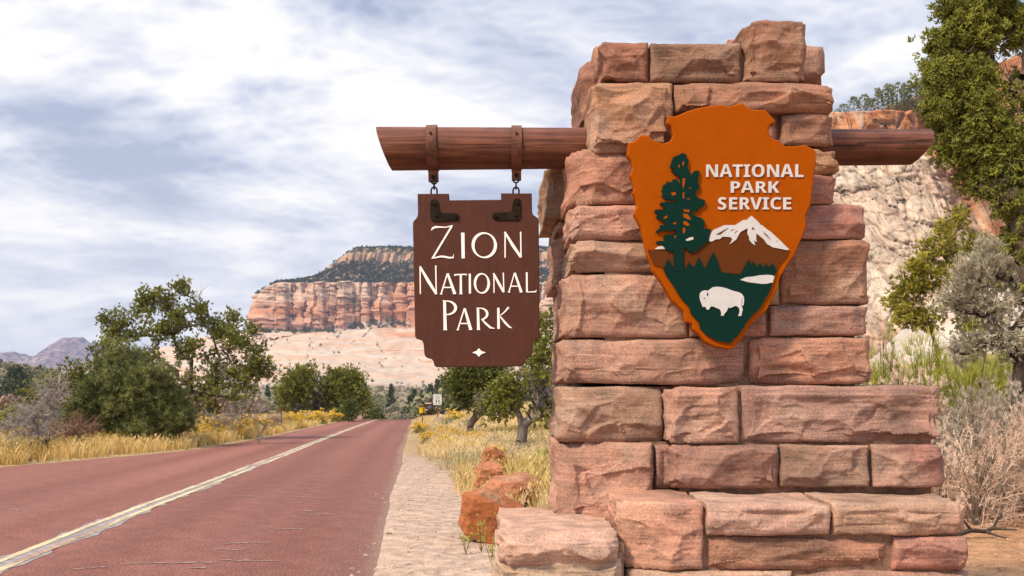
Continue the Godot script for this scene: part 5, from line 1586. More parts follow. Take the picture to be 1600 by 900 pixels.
func pebbles():
	var mk := Mk.new()
	for k in 8:
		pass
	var ico: Array[Vector3] = []
	for a in [[0, 0.5, 0], [0.5, 0.05, 0.1], [-0.1, 0.0, 0.55], [-0.5, 0.1, -0.05], [0.08, 0.04, -0.5], [0.35, 0.3, 0.3], [-0.3, 0.28, 0.3], [0.3, 0.26, -0.33], [-0.33, 0.3, -0.3]]: ico.append(Vector3(a[0], a[1], a[2]))
	for t in [[0, 5, 7], [0, 6, 5], [0, 8, 6], [0, 7, 8], [5, 1, 7], [5, 2, 1], [6, 2, 5], [6, 3, 2], [8, 3, 6], [8, 4, 3], [7, 4, 8], [7, 1, 4]]:
		mk.tri(ico[t[0]], ico[t[1]], ico[t[2]], ico[t[0]] + ico[t[1]] + ico[t[2]] - Vector3(0, 0.3, 0))
	var m := mk.mesh()
	var xf := []; var cs := []
	while xf.size() < 20000:
		var d := lerpf(3.5, 26.0, pow(rng.randf(), 1.6)); var x := rng.randf_range(-4.0, 9.0)
		var o := x - road_x(d) - 3.42
		if o < -0.35 or (o > 3.2 and x < 2.6): continue
		if o < 0.0 and rng.randf() > 0.25: continue
		var s := 0.009 + 0.042 * pow(rng.randf(), 3.0)
		if rng.randf() < 0.01: s *= 2.2
		var y := ground(x, d) if o > 0.0 else road_y(d) + 0.004
		xf.append(Transform3D(Basis(Vector3.UP, rng.randf() * TAU).scaled(Vector3(s * rng.randf_range(0.8, 1.5), s * 0.8, s)), Vector3(x, y - s * 0.1, -d)))
		var c := Color(0.64, 0.50, 0.40).lerp(Color(0.34, 0.21, 0.15), rng.randf() * rng.randf()) if x < 2.6 else Color(0.55, 0.32, 0.19)
		cs.append(c * rng.randf_range(0.6, 1.25))
	var g := multi(self, "gravel", m, M.pebble, xf, cs)
	g.set_meta("label", "loose pale gravel strewn over the road shoulder and sand"); g.set_meta("category", "gravel")

const NTH := ["first", "second", "third", "fourth", "fifth", "sixth", "seventh", "eighth", "ninth", "tenth", "eleventh", "twelfth", "thirteenth", "fourteenth", "fifteenth", "sixteenth", "seventeenth"]
func nth_from_left(list: Array, px: float) -> String:
	var k := 0
	for q in list:
		if float(q[0]) < px: k += 1
	return NTH[k] + " from the left"

func make_trees():
	var JUN := {"sprig": "juniper", "size": 0.17, "per": 20, "spread": 0.15, "col": Color(0.265, 0.262, 0.047), "col2": Color(0.10, 0.125, 0.03), "bark": Color(0.20, 0.15, 0.12), "r0": 0.16}
	var with := func(a: Dictionary, b: Dictionary) -> Dictionary:
		var o := a.duplicate()
		for k in b: o[k] = b[k]
		return o
	# left of the road
	tree("juniper_tree", "tall open juniper with bare limbs showing, left of the road", "tree", "", 292, 38.0, [
		[182, 500, 20, 16, 8], [200, 520, 26, 20, 12], [178, 530, 16, 22, 6], [225, 490, 22, 20, 10], [240, 466, 18, 14, 9], [262, 480, 16, 24, 9], [283, 458, 12, 14, 8], [280, 500, 26, 24, 14], [255, 520, 30, 22, 14],
		[310, 480, 12, 16, 7], [318, 505, 16, 18, 8], [300, 540, 30, 24, 12], [345, 520, 20, 18, 10], [358, 500, 12, 10, 6], [370, 540, 26, 26, 16], [395, 520, 10, 10, 5], [400, 560, 18, 24, 14], [385, 595, 26, 22, 16], [345, 570, 34, 26, 18], [335, 610, 36, 24, 16], [375, 630, 34, 14, 12], [408, 580, 14, 10, 7], [320, 640, 26, 14, 8], [230, 560, 30, 20, 8], [290, 600, 30, 30, 10]],
		with.call(JUN, {"dead": 0.07, "fork": 0.42, "size": 0.19, "per": 26, "spread": 0.15, "r0": 0.15, "up": 0.9}))
	tree("pinyon_tree", "dense dark green rounded pinyon at the left road edge, in front of the tall juniper", "tree", "", 215, 31.5, [
		[185, 585, 34, 28, 30], [228, 592, 38, 28, 32], [160, 622, 40, 30, 32], [210, 635, 50, 28, 40], [262, 638, 34, 28, 30], [138, 650, 28, 22, 18], [195, 565, 24, 16, 14], [282, 655, 20, 16, 10], [225, 664, 60, 12, 22]],
		{"sprig": "needle", "size": 0.24, "per": 40, "spread": 0.20, "col": Color(0.21, 0.225, 0.07), "col2": Color(0.09, 0.11, 0.035), "r0": 0.15, "dead": 0.03, "fork": 0.25, "up": 0.3, "deadcol": Color(0.25, 0.2, 0.18)})
	tree("juniper_tree", "yellow green juniper between the dead grey tree and the dark pinyon", "tree", "", 100, 35.0, [
		[60, 618, 26, 20, 14], [92, 600, 18, 22, 12], [112, 590, 14, 22, 12], [128, 600, 20, 30, 16], [152, 560, 10, 18, 6], [172, 545, 16, 14, 8], [40, 640, 26, 18, 12], [130, 640, 30, 30, 16], [10, 655, 24, 20, 12], [95, 650, 34, 24, 14]], with.call(JUN, {"r0": 0.12}))
	tree("dead_tree", "bleached grey dead tree with bare drooping branches at far left", "tree", "", 88, 29.0, [
		[70, 620, 12, 24, -10], [88, 606, 8, 20, -8], [60, 650, 30, 18, -22], [35, 665, 26, 16, -20], [20, 690, 18, 12, -14], [75, 672, 26, 14, -16], [50, 685, 26, 10, -10]],
		{"r0": 0.11, "bark": Color(0.52, 0.46, 0.43), "deadcol": Color(0.58, 0.52, 0.49), "twigs": 7, "twig_size": 0.42, "spread": 0.2, "fork": 0.5, "twig_up": -0.25})
	tree("dead_brush", "tangle of bare grey branches under the right side of the tall juniper", "tree", "", 405, 34.0, [
		[395, 640, 22, 14, -16], [418, 655, 16, 10, -9], [360, 650, 24, 14, -14]],
		{"r0": 0.025, "bark": Color(0.40, 0.33, 0.3), "deadcol": Color(0.45, 0.37, 0.34), "twigs": 5, "twig_size": 0.45, "spread": 0.2, "fork": 0.3})
	tree("dead_brush", "brown and grey bare branches at the left foot of the dark pinyon", "tree", "", 118, 27.5, [
		[105, 672, 20, 10, -12], [130, 668, 16, 12, -8]], {"r0": 0.05, "bark": Color(0.3, 0.2, 0.16), "deadcol": Color(0.36, 0.2, 0.14), "twigs": 6, "twig_size": 0.4, "spread": 0.18, "fork": 0.3})
	shrub("green_shrub", "small dark green shrub in the golden grass at far left", "shrub", "", 64, 26.5, 56, 34, "darkgreen")
	shrub("sagebrush", "grey green sage at the far left edge of the photo", "shrub", "", 18, 26.0, 34, 36, "sage")
	# beyond, left side of the road
	tree("juniper_tree", "upright bright green juniper left of the grey half dead one by the crest", "tree", "", 462, 82.0, [
		[455, 600, 12, 18, 20], [468, 590, 10, 14, 14], [450, 618, 12, 16, 18], [472, 612, 16, 20, 22], [478, 590, 8, 10, 6]], with.call(JUN, {"size": 0.42, "per": 16, "spread": 0.42, "r0": 0.2}))
	tree("juniper_tree", "half dead grey juniper between two green ones by the crest", "tree", "", 494, 84.0, [
		[486, 598, 10, 18, 10, 0.9], [492, 612, 12, 22, -12], [500, 622, 14, 14, -10], [487, 586, 6, 8, 4]], with.call(JUN, {"size": 0.40, "per": 10, "spread": 0.4, "r0": 0.2, "col": Color(0.17, 0.17, 0.08), "col2": Color(0.1, 0.1, 0.06), "twigs": 6, "twig_size": 1.0}))
	tree("juniper_tree", "broad domed juniper left of the road at the crest", "tree", "", 540, 84.0, [
		[530, 600, 18, 18, 34], [548, 602, 18, 20, 34], [520, 615, 14, 18, 22], [560, 620, 14, 18, 24], [540, 622, 26, 18, 34], [540, 590, 14, 8, 12]], with.call(JUN, {"size": 0.42, "per": 16, "spread": 0.42, "r0": 0.25}))
	tree("small_tree", "small dark green conical tree in front of the domed juniper", "tree", "", 546, 78.0, [
		[546, 634, 5, 8, 8], [546, 644, 8, 7, 12]], with.call(JUN, {"size": 0.32, "per": 14, "spread": 0.25, "r0": 0.08, "col": Color(0.09, 0.11, 0.025)}))
	shrub("green_shrub", "low dark green shrub at the crest right beside the left road edge", "shrub", "", 585, 92.0, 34, 24, "green")
	shrub("green_shrub", "dark shrub below the domed juniper, right of the small conical tree", "shrub", "", 568, 96.0, 26, 26, "drybrush")

	var verge_yellow := [[345, 41.0, 50, 28], [385, 45.0, 46, 26], [415, 46.0, 40, 20], [330, 36.0, 40, 26], [452, 58.0, 40, 20], [475, 62.0, 40, 20], [498, 68.0, 30, 16], [370, 38.5, 44, 20], [430, 52.0, 36, 20], [520, 76.0, 26, 12]]
	for q in verge_yellow:
		shrub("rabbitbrush", "yellow flowering rabbitbrush along the left road edge, " + nth_from_left(verge_yellow, q[0]), "shrub", "yellow rabbitbrush along the left verge", q[0], q[1], q[2], q[3], "rabbit")
	var verge_dry := [[372, 50.0, 34, 20, "sage"], [430, 62.0, 40, 22, "drybrush"], [480, 74.0, 34, 18, "palebrush"], [510, 80.0, 30, 16, "palebrush"], [405, 56.0, 40, 24, "drybrush"], [570, 100.0, 26, 18, "drybrush"]]
	for q in verge_dry:
		shrub("dry_brush", "greyish dry brush behind the left verge's rabbitbrush, " + nth_from_left(verge_dry, q[0]), "shrub", "dry brush behind the left verge", q[0], q[1], q[2], q[3], q[4])
	# right of the road, behind the hanging sign
	tree("juniper_tree", "dense green juniper behind the lower edge of the hanging sign, left of the forked one", "tree", "", 735, 36.0, [
		[722, 586, 22, 18, 24], [745, 590, 28, 22, 30], [713, 602, 9, 12, 8], [730, 608, 24, 16, 20], [768, 575, 24, 20, 20], [752, 618, 16, 14, 10], [728, 625, 8, 10, 5], [756, 635, 10, 10, 4]], with.call(JUN, {"r0": 0.14, "per": 22, "spread": 0.2, "size": 0.2, "col": Color(0.12, 0.13, 0.028)}))
	tree("juniper_tree", "forked juniper with a thick grey trunk between the hanging sign and the pillar", "tree", "", 812, 26.5, [
		[785, 618, 22, 20, 18], [775, 640, 20, 14, 10], [800, 600, 22, 18, 12], [835, 560, 22, 22, 16], [850, 530, 14, 16, 10], [856, 505, 6, 10, 4], [868, 560, 16, 26, 14], [840, 590, 24, 18, 10], [850, 640, 24, 18, 10], [870, 640, 16, 24, 8], [805, 635, 16, 12, 8],
		[830, 595, 22, 18, -12], [850, 610, 22, 22, -16], [840, 630, 14, 14, -8], [862, 590, 16, 22, -8], [760, 630, 14, 16, -5]],
		with.call(JUN, {"r0": 0.15, "fork": 0.42, "bark": Color(0.30, 0.25, 0.22), "deadcol": Color(0.42, 0.37, 0.36), "twigs": 7, "twig_size": 0.34, "size": 0.17, "per": 18, "spread": 0.15}))
	for q in [[852, 22.0, 44, 30, "broom", "bright green broom shrub at the foot of the forked juniper"], [872, 20.5, 34, 34, "sage", "grey green shrub against the left side of the pillar"], [700, 48.0, 34, 28, "sage", "round sage with dark base right of the speed limit sign"], [728, 46.0, 30, 24, "sage", "dark grey sage at the middle of the right bank"], [752, 40.0, 28, 26, "sage", "grey sage below the dense green juniper"], [688, 60.0, 30, 22, "palebrush", "pale brush right behind the speed limit post"], [775, 32.0, 30, 18, "graybrush", "grey brush left of the forked trunk"], [712, 60.0, 26, 20, "rabbit", "yellow brush high on the right bank"], [742, 52.0, 24, 18, "palebrush", "pale pink brush high on the right bank"], [760, 60.0, 40, 26, "rabbit", "yellow brush behind the forked juniper"]]:
		shrub("bank_shrub", q[5], "shrub", "", q[0], q[1], q[2], q[3], q[4])
	var bank_yellow := [[668, 34.0, 22, 14], [700, 30.0, 26, 16], [730, 27.0, 28, 16], [690, 38.0, 24, 16], [655, 46.0, 20, 12], [744, 34.0, 22, 14], [775, 24.0, 30, 18], [715, 36.0, 24, 14]]
	for q in bank_yellow:
		shrub("rabbitbrush", "yellow flowering rabbitbrush in the grass of the right bank, " + nth_from_left(bank_yellow, q[0]), "shrub", "yellow rabbitbrush on the right bank", q[0], q[1], q[2], q[3], "rabbit")
	# right side, behind the pillar
	tree("near_juniper", "big dense juniper with bare limbs hanging into the upper right corner", "tree", "", 1700, 8.6, [
		[1505, 20, 30, 30, 13], [1552, -5, 28, 26, 12], [1492, 72, 26, 28, 13], [1532, 60, 22, 24, 10], [1474, 120, 18, 24, 10], [1515, 128, 30, 30, 17], [1482, 170, 22, 22, 11], [1520, 185, 34, 26, 18], [1500, 222, 26, 20, 12], [1560, 215, 26, 28, 14], [1545, 258, 26, 22, 13], [1530, 278, 14, 14, 5], [1590, 250, 24, 30, 12], [1578, 302, 22, 20, 10], [1604, 320, 20, 24, 10], [1606, 365, 18, 22, 8], [1585, 30, 20, 16, 6], [1600, 62, 18, 14, 6], [1615, 140, 24, 24, 8], [1650, 210, 40, 70, 22], [1680, 40, 50, 60, 22], [1720, 160, 80, 120, 40], [1622, 405, 20, 26, 7], [1510, -70, 50, 40, 20], [1600, -100, 80, 50, 26], [1545, 95, 14, 14, -4], [1590, 130, 22, 26, -9], [1585, 275, 18, 12, -6], [1575, 180, 18, 18, -5]],
		{"sprig": "juniper_near", "size": 0.10, "per": 46, "spread": 0.062, "up": 0.35, "col": Color(0.27, 0.29, 0.05), "col2": Color(0.085, 0.095, 0.02), "r0": 0.17, "bark": Color(0.24, 0.18, 0.14), "deadcol": Color(0.36, 0.3, 0.27), "twigs": 6, "twig_size": 0.25, "fork": 0.4, "squash": 0.7})
	tree("young_juniper", "slender yellow green juniper right of the pillar before the white slickrock", "tree", "", 1440, 20.0, [
		[1495, 345, 10, 14, 8], [1475, 365, 12, 14, 8], [1455, 395, 14, 16, 10], [1480, 400, 12, 18, 8], [1435, 420, 16, 16, 12], [1420, 445, 18, 18, 12], [1445, 450, 16, 20, 12], [1405, 470, 14, 18, 10], [1430, 490, 22, 18, 14], [1470, 430, 10, 18, 8], [1455, 500, 20, 16, 10], [1410, 495, 16, 14, 8]], with.call(JUN, {"r0": 0.04, "size": 0.13, "per": 16, "spread": 0.085, "col": Color(0.36, 0.31, 0.04), "col2": Color(0.18, 0.18, 0.035), "fork": 0.2}))
	tree("young_juniper", "yellow green juniper before the white slickrock, below the big overhanging one", "tree", "", 1530, 19.0, [
		[1520, 385, 12, 20, 12], [1540, 400, 14, 20, 12], [1505, 430, 16, 20, 12], [1520, 460, 22, 22, 14], [1555, 430, 20, 24, 16], [1500, 470, 16, 16, 10], [1580, 400, 18, 20, 12], [1510, 500, 22, 16, 10], [1545, 495, 22, 18, 12]], with.call(JUN, {"r0": 0.06, "size": 0.13, "per": 17, "spread": 0.09, "col": Color(0.26, 0.24, 0.035), "col2": Color(0.13, 0.13, 0.03), "fork": 0.35}))
	tree("silver_sage", "tall silvery sage with dark twisted stems at the right edge", "shrub", "", 1590, 13.0, [
		[1520, 430, 26, 20, 20], [1555, 420, 26, 26, 24], [1585, 405, 22, 24, 20], [1500, 470, 26, 18, 16], [1540, 480, 26, 18, 14], [1600, 450, 26, 30, 22], [1545, 395, 16, 14, 8], [1640, 450, 40, 50, 24], [1500, 545, 20, 14, 8], [1540, 530, 34, 24, 18], [1590, 540, 30, 30, 18]],
		{"sprig": "blade", "size": 0.115, "per": 20, "spread": 0.085, "col": Color(0.50, 0.45, 0.35), "col2": Color(0.27, 0.25, 0.18), "r0": 0.085, "bark": Color(0.10, 0.075, 0.065), "fork": 0.45, "dead": 0.08, "twig_size": 0.25, "deadcol": Color(0.22, 0.17, 0.15)})
	for q in [[1380, 15.0, 110, -480, "broom", "bright green broom right against the pillar's right edge"], [1450, 15.5, 150, -470, "broom", "bright green broom shrub, widest one right of the pillar"], [1520, 14.8, 140, -480, "broom", "bright green broom under the silvery sage"], [1580, 16.5, 160, -490, "broom", "yellow green broom behind the stems of the silvery sage"]]:
		shrub("broom_shrub", q[5], "shrub", "", q[0], q[1], q[2], q[3], q[4])
	for q in [[1395, 13.6, 130, -530, "palebrush", "pale feathery brush next to the pillar above the ledge"], [1440, 13.2, 130, -525, "palebrush", "pale pinkish brush in the middle of the right thicket"], [1490, 13.2, 110, -560, "graybrush", "grey brush just above the right end of the ledge"], [1530, 12.2, 150, -565, "graybrush", "grey brush above the dry tangle at right"], [1590, 11.6, 190, -620, "drybrush", "pinkish dry tangled brush at the right edge above the sand"], [1525, 11.2, 150, -650, "drybrush", "dry brown brush right of the pillar's lower wall"], [1615, 12.4, 190, -580, "palebrush", "pale dry brush at the right edge under the silvery sage"], [1670, 11.0, 160, -640, "drybrush", "dry brush just past the right edge of the photo"], [1470, 11.6, 130, -650, "palebrush", "dry pale brush close behind the lower wall's right end"], [1565, 12.8, 160, -560, "graybrush", "grey twiggy brush below the dark stems of the silvery sage"]]:
		shrub("thicket_shrub", q[5], "shrub", "", q[0], q[1], q[2], q[3], q[4])
	var fx := thing("fallen_branch", "dark dead branch lying on the sand under the dry brush at right", "branch", Vector3(5.05, ground(5.05, 10.4), -10.4))
	var fm := Mk.new()
	fm.colour = Color(0.10, 0.07, 0.055)
	var way := [Vector3(-0.28, 0.05, 0.1), Vector3(-0.1, 0.09, 0.05), Vector3(0.08, 0.07, 0.0), Vector3(0.18, 0.10, -0.03), Vector3(0.24, 0.20, -0.05), Vector3(0.30, 0.25, -0.08)]
	for wk in way.size() - 1: fm.tube(way[wk], way[wk + 1], 0.030 - 0.004 * wk, 0.026 - 0.004 * wk, 7, true)
	part(fx, "limb", fm.mesh(), M.bark)
	for q in [[1, Vector3(-0.2, 0.2, 0.1)], [2, Vector3(0.22, 0.02, 0.16)], [3, Vector3(0.38, 0.1, 0.08)]]:
		fm = Mk.new(); fm.colour = Color(0.13, 0.10, 0.08)
		fm.tube(way[q[0]], q[1], 0.02, 0.008, 5, true)
		part(fx, "side_branch", fm.mesh(), M.bark)
	for q in [[752.0, 9.4, 0.42, "thin yellow green seedling in front of the nearest red boulder"], [728.0, 9.2, 0.22, "small pale weed at the left foot of the nearest red boulder"], [768.0, 8.6, 0.3, "thin weed with reddish stem between boulder and stone step"]]:
		var sx: float = (q[0] - 800.0) / F * q[1]
		var s := thing("seedling", q[3], "plant", Vector3(sx, ground(sx, q[1]), -q[1]))
		var xl := []; var cl := []
		for n in 4:
			var a: float = n * 1.7 + float(q[0])
			var lean := Vector3(cos(a), 0, sin(a)) * float(q[2]) * 0.32
			var sm := Mk.new(); sm.colour = Color(0.36, 0.24, 0.12)
			var tip: Vector3 = lean + Vector3(0, q[2] * rng.randf_range(0.7, 1.0), 0)
			sm.tube(Vector3.ZERO, tip * 0.5 - lean * 0.1, 0.004, 0.003, 4); sm.tube(tip * 0.5 - lean * 0.1, tip, 0.003, 0.0015, 4)
			part(s, "stem", sm.mesh(), M.bark)
			for m in 8:
				var f := rng.randf_range(0.25, 1.0)
				var z := 0.042 * rng.randf_range(0.7, 1.3)
				xl.append(Transform3D(aim(Vector3(rng.randfn(), 0.9, rng.randfn()), rng.randf() * TAU).scaled_local(Vector3.ONE * z), tip * f - lean * 0.2 * sin(f * PI))); cl.append(Color(0.36, 0.36, 0.08) * rng.randf_range(0.7, 1.3))
		multi(s, "leaves", sprig("juniper"), M.leaf, xl, cl)
	# trees on the rim of the right cliff
	var rim_list := [[1318, 172, 14, 18], [1334, 166, 16, 24], [1350, 162, 14, 24], [1358, 164, 14, 18], [1372, 158, 16, 30], [1388, 152, 18, 32], [1402, 150, 18, 30], [1418, 150, 18, 34], [1432, 150, 18, 34], [1446, 148, 18, 36], [1308, 176, 10, 12], [1395, 165, 22, 16], [1425, 165, 22, 14], [1470, 140, 20, 40], [1590, 75, 24, 30]]
	for q in rim_list:
		var dd: float = 425.0 - 60.0 * sst(1440.0, 1640.0, q[0])
		far_tree("rim_tree", "bushy green tree on the pale cliff's rim, " + nth_from_left(rim_list, q[0]), "trees on the cliff rim", pt(q[0], q[1] + q[3] * 0.5 + 4, dd + 14.0), q[2] / F * dd * 1.5, q[3] / F * dd * 1.25, Color(0.26, 0.28, 0.09), Color(0.11, 0.13, 0.045), false)
	# valley and hillside trees
	var pine_list := [[570, 603, 8, 20, 210.0], [673, 606, 14, 22, 190.0], [684, 600, 10, 26, 200.0], [660, 612, 12, 16, 190.0], [694, 596, 10, 24, 230.0], [611, 603, 9, 16, 240.0], [648, 612, 14, 18, 220.0], [640, 620, 12, 14, 180.0], [418, 606, 8, 18, 230.0], [430, 612, 8, 12, 240.0]]
	for q in pine_list:
		far_tree("valley_pine", "dark conifer in the valley beyond the crest, " + nth_from_left(pine_list, q[0]), "conifers in the valley beyond the crest", Vector3((q[0] - 800.0) / F * q[4], 0, -q[4]), q[2] / F * q[4] * 2.3, q[3] / F * q[4] * 1.05, Color(0.12, 0.14, 0.085), Color(0.06, 0.08, 0.055), true, q[1] + q[3] * 0.6)
	var hill_list := [[8, 586, 22, 26], [30, 582, 22, 30], [48, 590, 16, 20], [26, 600, 30, 26], [55, 600, 24, 22], [72, 600, 18, 18], [10, 612, 30, 24], [42, 618, 28, 22], [86, 590, 16, 14], [66, 585, 14, 14], [100, 588, 18, 12], [4, 630, 26, 22], [60, 622, 22, 18], [120, 592, 16, 12], [-12, 590, 26, 34], [-20, 620, 30, 30]]
	for q in hill_list:
		far_tree("hillside_tree", "grey green tree on the far left hillside, " + nth_from_left(hill_list, q[0]), "trees on the left hillside", Vector3((q[0] - 800.0) / F * 235.0, 0, -235.0 + rng.randf_range(-20, 20)), q[2] / F * 235.0, q[3] / F * 235.0, Color(0.16, 0.17, 0.095), Color(0.08, 0.095, 0.055), false, q[1] + q[3] * 0.5)
	far_tree("hillside_tree", "tall ragged pine above the other trees on the left hillside", "", Vector3((29.0 - 800.0) / F * 200.0, 0, -200.0), 20.0 / F * 200.0, 40.0 / F * 200.0, Color(0.13, 0.14, 0.08), Color(0.06, 0.08, 0.05), false, 604.0)
	# scrub filling the valley floor
	var xf := []; var cs := []
	var ball := leaf_ball()
	while xf.size() < 7600:
		var d := 100.0 + 850.0 * pow(rng.randf(), 1.7)
		var px := rng.randf_range(-420.0, 1000.0)
		var x := (px - 800.0) / F * d
		if absf(x - road_x(d)) < 4.5 and d < 190.0: continue
		var c := nz.get_noise_2d(x * 0.25, d * 0.25)
		var hill := exp(-pow((x + 215.0) / 70.0, 2) - pow((d - 300.0) / 110.0, 2))
		if d > 420.0 and rng.randf() > 0.55 and hill < 0.2: continue
		if hill > 0.75 and rng.randf() < 0.5: continue
		var s := rng.randf_range(1.0, 2.6) * (1.0 + hill * 0.8)
		if c > 0.1 and hill < 0.2: s *= 1.35
		var col := Color(0.13, 0.145, 0.08) if rng.randf() < 0.6 else Color(0.22, 0.20, 0.13)
		if c < -0.12 and d < 330.0: col = Color(0.34, 0.23, 0.18)
		xf.append(Transform3D(Basis(Vector3.UP, rng.randf() * TAU).scaled(Vector3(s * 1.2, s * rng.randf_range(0.8, 1.4), s * 1.2)), Vector3(x, ground(x, d) + s * 0.1, -d))); cs.append(col * rng.randf_range(0.65, 1.35))
	var sc := multi(self, "valley_scrub", ball, M.leaf, xf, cs)
	sc.set_meta("label", "grey green and brown scrub covering the valley and wooded hill beyond the crest"); sc.set_meta("category", "scrub")

func far_tree(called: String, label: String, group: String, at: Vector3, w: float, h: float, c1: Color, c2: Color, conic: bool, foot_row := -1.0):
	var d := -at.z
	if foot_row > 0.0:
		at.y = ground(at.x, d)
		var top: float = EYE + (HY - foot_row) / F * d + h
		h = maxf(h, (top - at.y) * 0.86)
		h = minf(h, 16.0)
	var t := thing(called, label, "tree", at, group)
	var mk := Mk.new()
	mk.colour = Color(0.16, 0.11, 0.08)
	mk.tube(Vector3(0, -1.0, 0), Vector3(0, h * 0.85, 0), h * 0.03, h * 0.006, 5)
	part(t, "trunk", mk.mesh(), M.bark)
	var xf := []; var cs := []
	for k in 130:
		var f := pow(rng.randf(), 0.8)
		var r := (1.0 - f) * 0.5 + 0.04 if conic else 0.5 * sqrt(maxf(1.0 - pow(2.0 * f - 0.9, 2) * 0.8, 0.03))
		r *= 0.75 + 0.5 * nz.get_noise_2d(f * 30.0 + at.x * 3.0, at.x)
		var a := rng.randf() * TAU
		var rr := sqrt(rng.randf())
		var p := Vector3(cos(a) * r * rr * w, h * (0.08 + 0.9 * f), sin(a) * r * rr * w)
		var s := h * rng.randf_range(0.11, 0.2)
		xf.append(Transform3D(aim(Vector3(p.x, h * 0.12, p.z), rng.randf() * TAU).scaled_local(Vector3.ONE * s), p))
		cs.append(c2.lerp(c1, rng.randf()) * rng.randf_range(0.8, 1.2))
	multi(t, "crown", sprig("juniper"), M.leaf, xf, cs)

func make_grass():
	var gold := [Color(0.40, 0.27, 0.09), Color(0.60, 0.43, 0.16), Color(0.68, 0.52, 0.25), Color(0.62, 0.42, 0.10)]
	var pale := [Color(0.34, 0.30, 0.16), Color(0.62, 0.48, 0.27), Color(0.70, 0.57, 0.36), Color(0.66, 0.48, 0.24), Color(0.56, 0.40, 0.13), Color(0.36, 0.33, 0.13)]
	grass("golden dry grass along the left road edge", 9000, Vector2(-26, 18), Vector2(-8, 96), func(x, d):
		var o: float = -(x - road_x(d)) - table(LEFT_EDGE, d)
		if o < 0.05: return 0.0
		return clampf(sst(0.0, 0.5, o) * (1.0 - sst(2.6, 7.0, o) * 0.7) + nz.get_noise_2d(x, d) * 0.5, 0, 1), gold, 0.22, 0.50)
	grass("yellow and straw coloured grass on the right bank behind the boulders", 12000, Vector2(-14, 9), Vector2(3, 100), func(x, d):
		var o: float = x - road_x(d) - 3.42
		var edge: float = table(SHOULDER, d) + 0.15
		if o < edge: return 0.0
		if d < 8.0 and x < 1.0: return 0.0
		var px: float = 800.0 + x / d * F
		if (px > 733.0 and px < 802.0 and d < 20.3) or (px > 733.0 and px < 856.0 and d < 12.7): return 0.06
		return clampf((sst(edge, edge + 0.8, o) * 0.70 + nz.get_noise_2d(x * 1.8, d * 1.5) * 0.9) * lerpf(1.0, 0.55, sst(24.0, 40.0, d) * sst(2.0, 5.0, o)), 0, 1), pale, 0.20, 0.48)
	grass("sparse dry grass at the foot of the thicket right of the pillar", 1600, Vector2(3, 10.5), Vector2(14, 40), func(x, d):
		return clampf(0.3 + nz.get_noise_2d(x * 1.5, d * 1.5) * 0.8, 0, 1), pale, 0.2, 0.5)

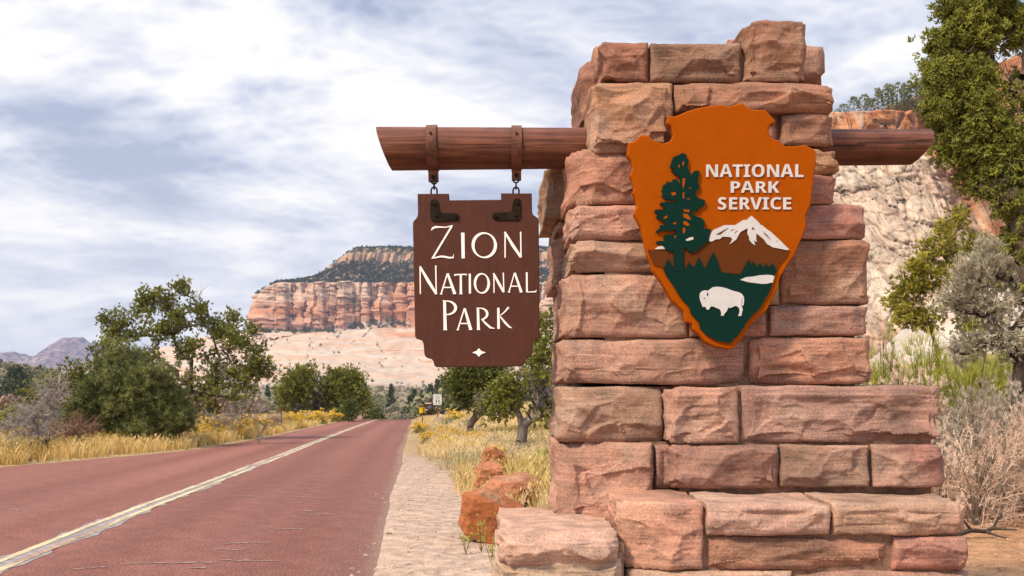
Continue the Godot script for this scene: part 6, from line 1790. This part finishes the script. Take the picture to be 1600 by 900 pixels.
# ---------------------------------------------------------------- scene
func _ready():
	rng.seed = 77
	nz.seed = 4; nz.frequency = 0.06; nz.fractal_octaves = 4
	nz2.seed = 9; nz2.frequency = 0.12; nz2.fractal_octaves = 3
	cell.seed = 3; cell.noise_type = FastNoiseLite.TYPE_CELLULAR; cell.frequency = 1.0; cell.cellular_distance_function = FastNoiseLite.DISTANCE_EUCLIDEAN_SQUARED; cell.cellular_return_type = FastNoiseLite.RETURN_DISTANCE; cell.fractal_type = FastNoiseLite.FRACTAL_NONE
	ledge.seed = 3; ledge.noise_type = FastNoiseLite.TYPE_CELLULAR; ledge.frequency = 1.0; ledge.cellular_distance_function = FastNoiseLite.DISTANCE_EUCLIDEAN_SQUARED; ledge.cellular_return_type = FastNoiseLite.RETURN_CELL_VALUE; ledge.fractal_type = FastNoiseLite.FRACTAL_NONE
	ridged.seed = 14; ridged.frequency = 0.09; ridged.fractal_type = FastNoiseLite.FRACTAL_RIDGED; ridged.fractal_octaves = 3
	var cam := Camera3D.new()
	cam.name = "camera"
	cam.projection = Camera3D.PROJECTION_FRUSTUM
	cam.near = 0.1; cam.far = 12000.0
	cam.size = 0.1 * 900.0 / F
	cam.frustum_offset = Vector2(0, 0.1 * (HY - 450.0) / F)
	cam.position = Vector3(0, EYE, 0)
	add_child(cam)
	cam.current = true
	var we := WorldEnvironment.new(); we.name = "environment"
	var env := Environment.new()
	env.background_mode = Environment.BG_SKY
	var sky := Sky.new()
	var pm := PanoramaSkyMaterial.new()
	pm.panorama = ImageTexture.create_from_image(make_sky())
	sky.sky_material = pm
	env.sky = sky
	env.tonemap_mode = Environment.TONE_MAPPER_LINEAR
	env.tonemap_exposure = 3.5
	env.sdfgi_enabled = true; env.ssao_enabled = true; env.ssil_enabled = true
	env.fog_enabled = true; env.fog_density = 0.00009; env.fog_light_color = Color(0.78, 0.84, 1.0)
	we.environment = env
	add_child(we)
	var sun := DirectionalLight3D.new()
	sun.name = "sun"
	sun.light_energy = 0.5; sun.light_angular_distance = 10.0; sun.light_color = Color(1.0, 0.92, 0.80); sun.shadow_enabled = true
	sun.rotation_degrees = Vector3(-46, -52, 0)
	add_child(sun)

	make_materials()
	make_land()
	make_road()
	make_mesa()
	make_peak()
	make_right_cliff()
	make_pillar()
	make_beam()
	make_sign()
	make_arrowhead()
	boulder("large rust red boulder nearest the camera on the shoulder, left of the stone step", 712, 822, 768, 850, 9.95, 0.6, Color(0.52, 0.175, 0.065), [[-1, 0.12, 0.25, 0.36], [0.5, 0.85, 0.15, 0.24], [0.0, 0.15, 1, 0.34], [0.75, 0.1, 0.6, 0.34], [-0.3, 1, 0.1, 0.38], [-0.5, -0.2, 0.8, 0.40], [0.2, 0.7, 0.7, 0.36]])
	boulder("low flat topped red boulder behind the large nearest one", 744, 850, 744, 792, 12.9, 0.8, Color(0.56, 0.24, 0.13), [[-0.1, 1, 0.15, 0.22], [-0.7, 0.6, 0.3, 0.34], [0.5, 0.8, 0.2, 0.30], [0, 0.3, 1, 0.36], [0.8, 0.2, 0.5, 0.42]])
	boulder("split red slab boulder with pale top, third along the shoulder", 738, 800, 724, 758, 16.5, 0.7, Color(0.56, 0.22, 0.11), [[0.05, 1, 0.2, 0.26], [-1, 0.1, 0.2, 0.38], [0, 0.05, 1, 0.34], [1, 0.1, 0.3, 0.36], [0.1, 0.75, 0.7, 0.34]])
	boulder("small upright red boulder farthest along the shoulder", 748, 794, 698, 730, 20.5, 0.6, Color(0.54, 0.19, 0.08), [[-0.25, 1, 0.2, 0.34], [-1, 0.3, 0.2, 0.34], [0.6, 0.7, 0.2, 0.32], [0, 0.1, 1, 0.32], [0.8, 0, 0.6, 0.38]])
	make_road_signs()
	make_trees()
	make_grass()
	pebbles()
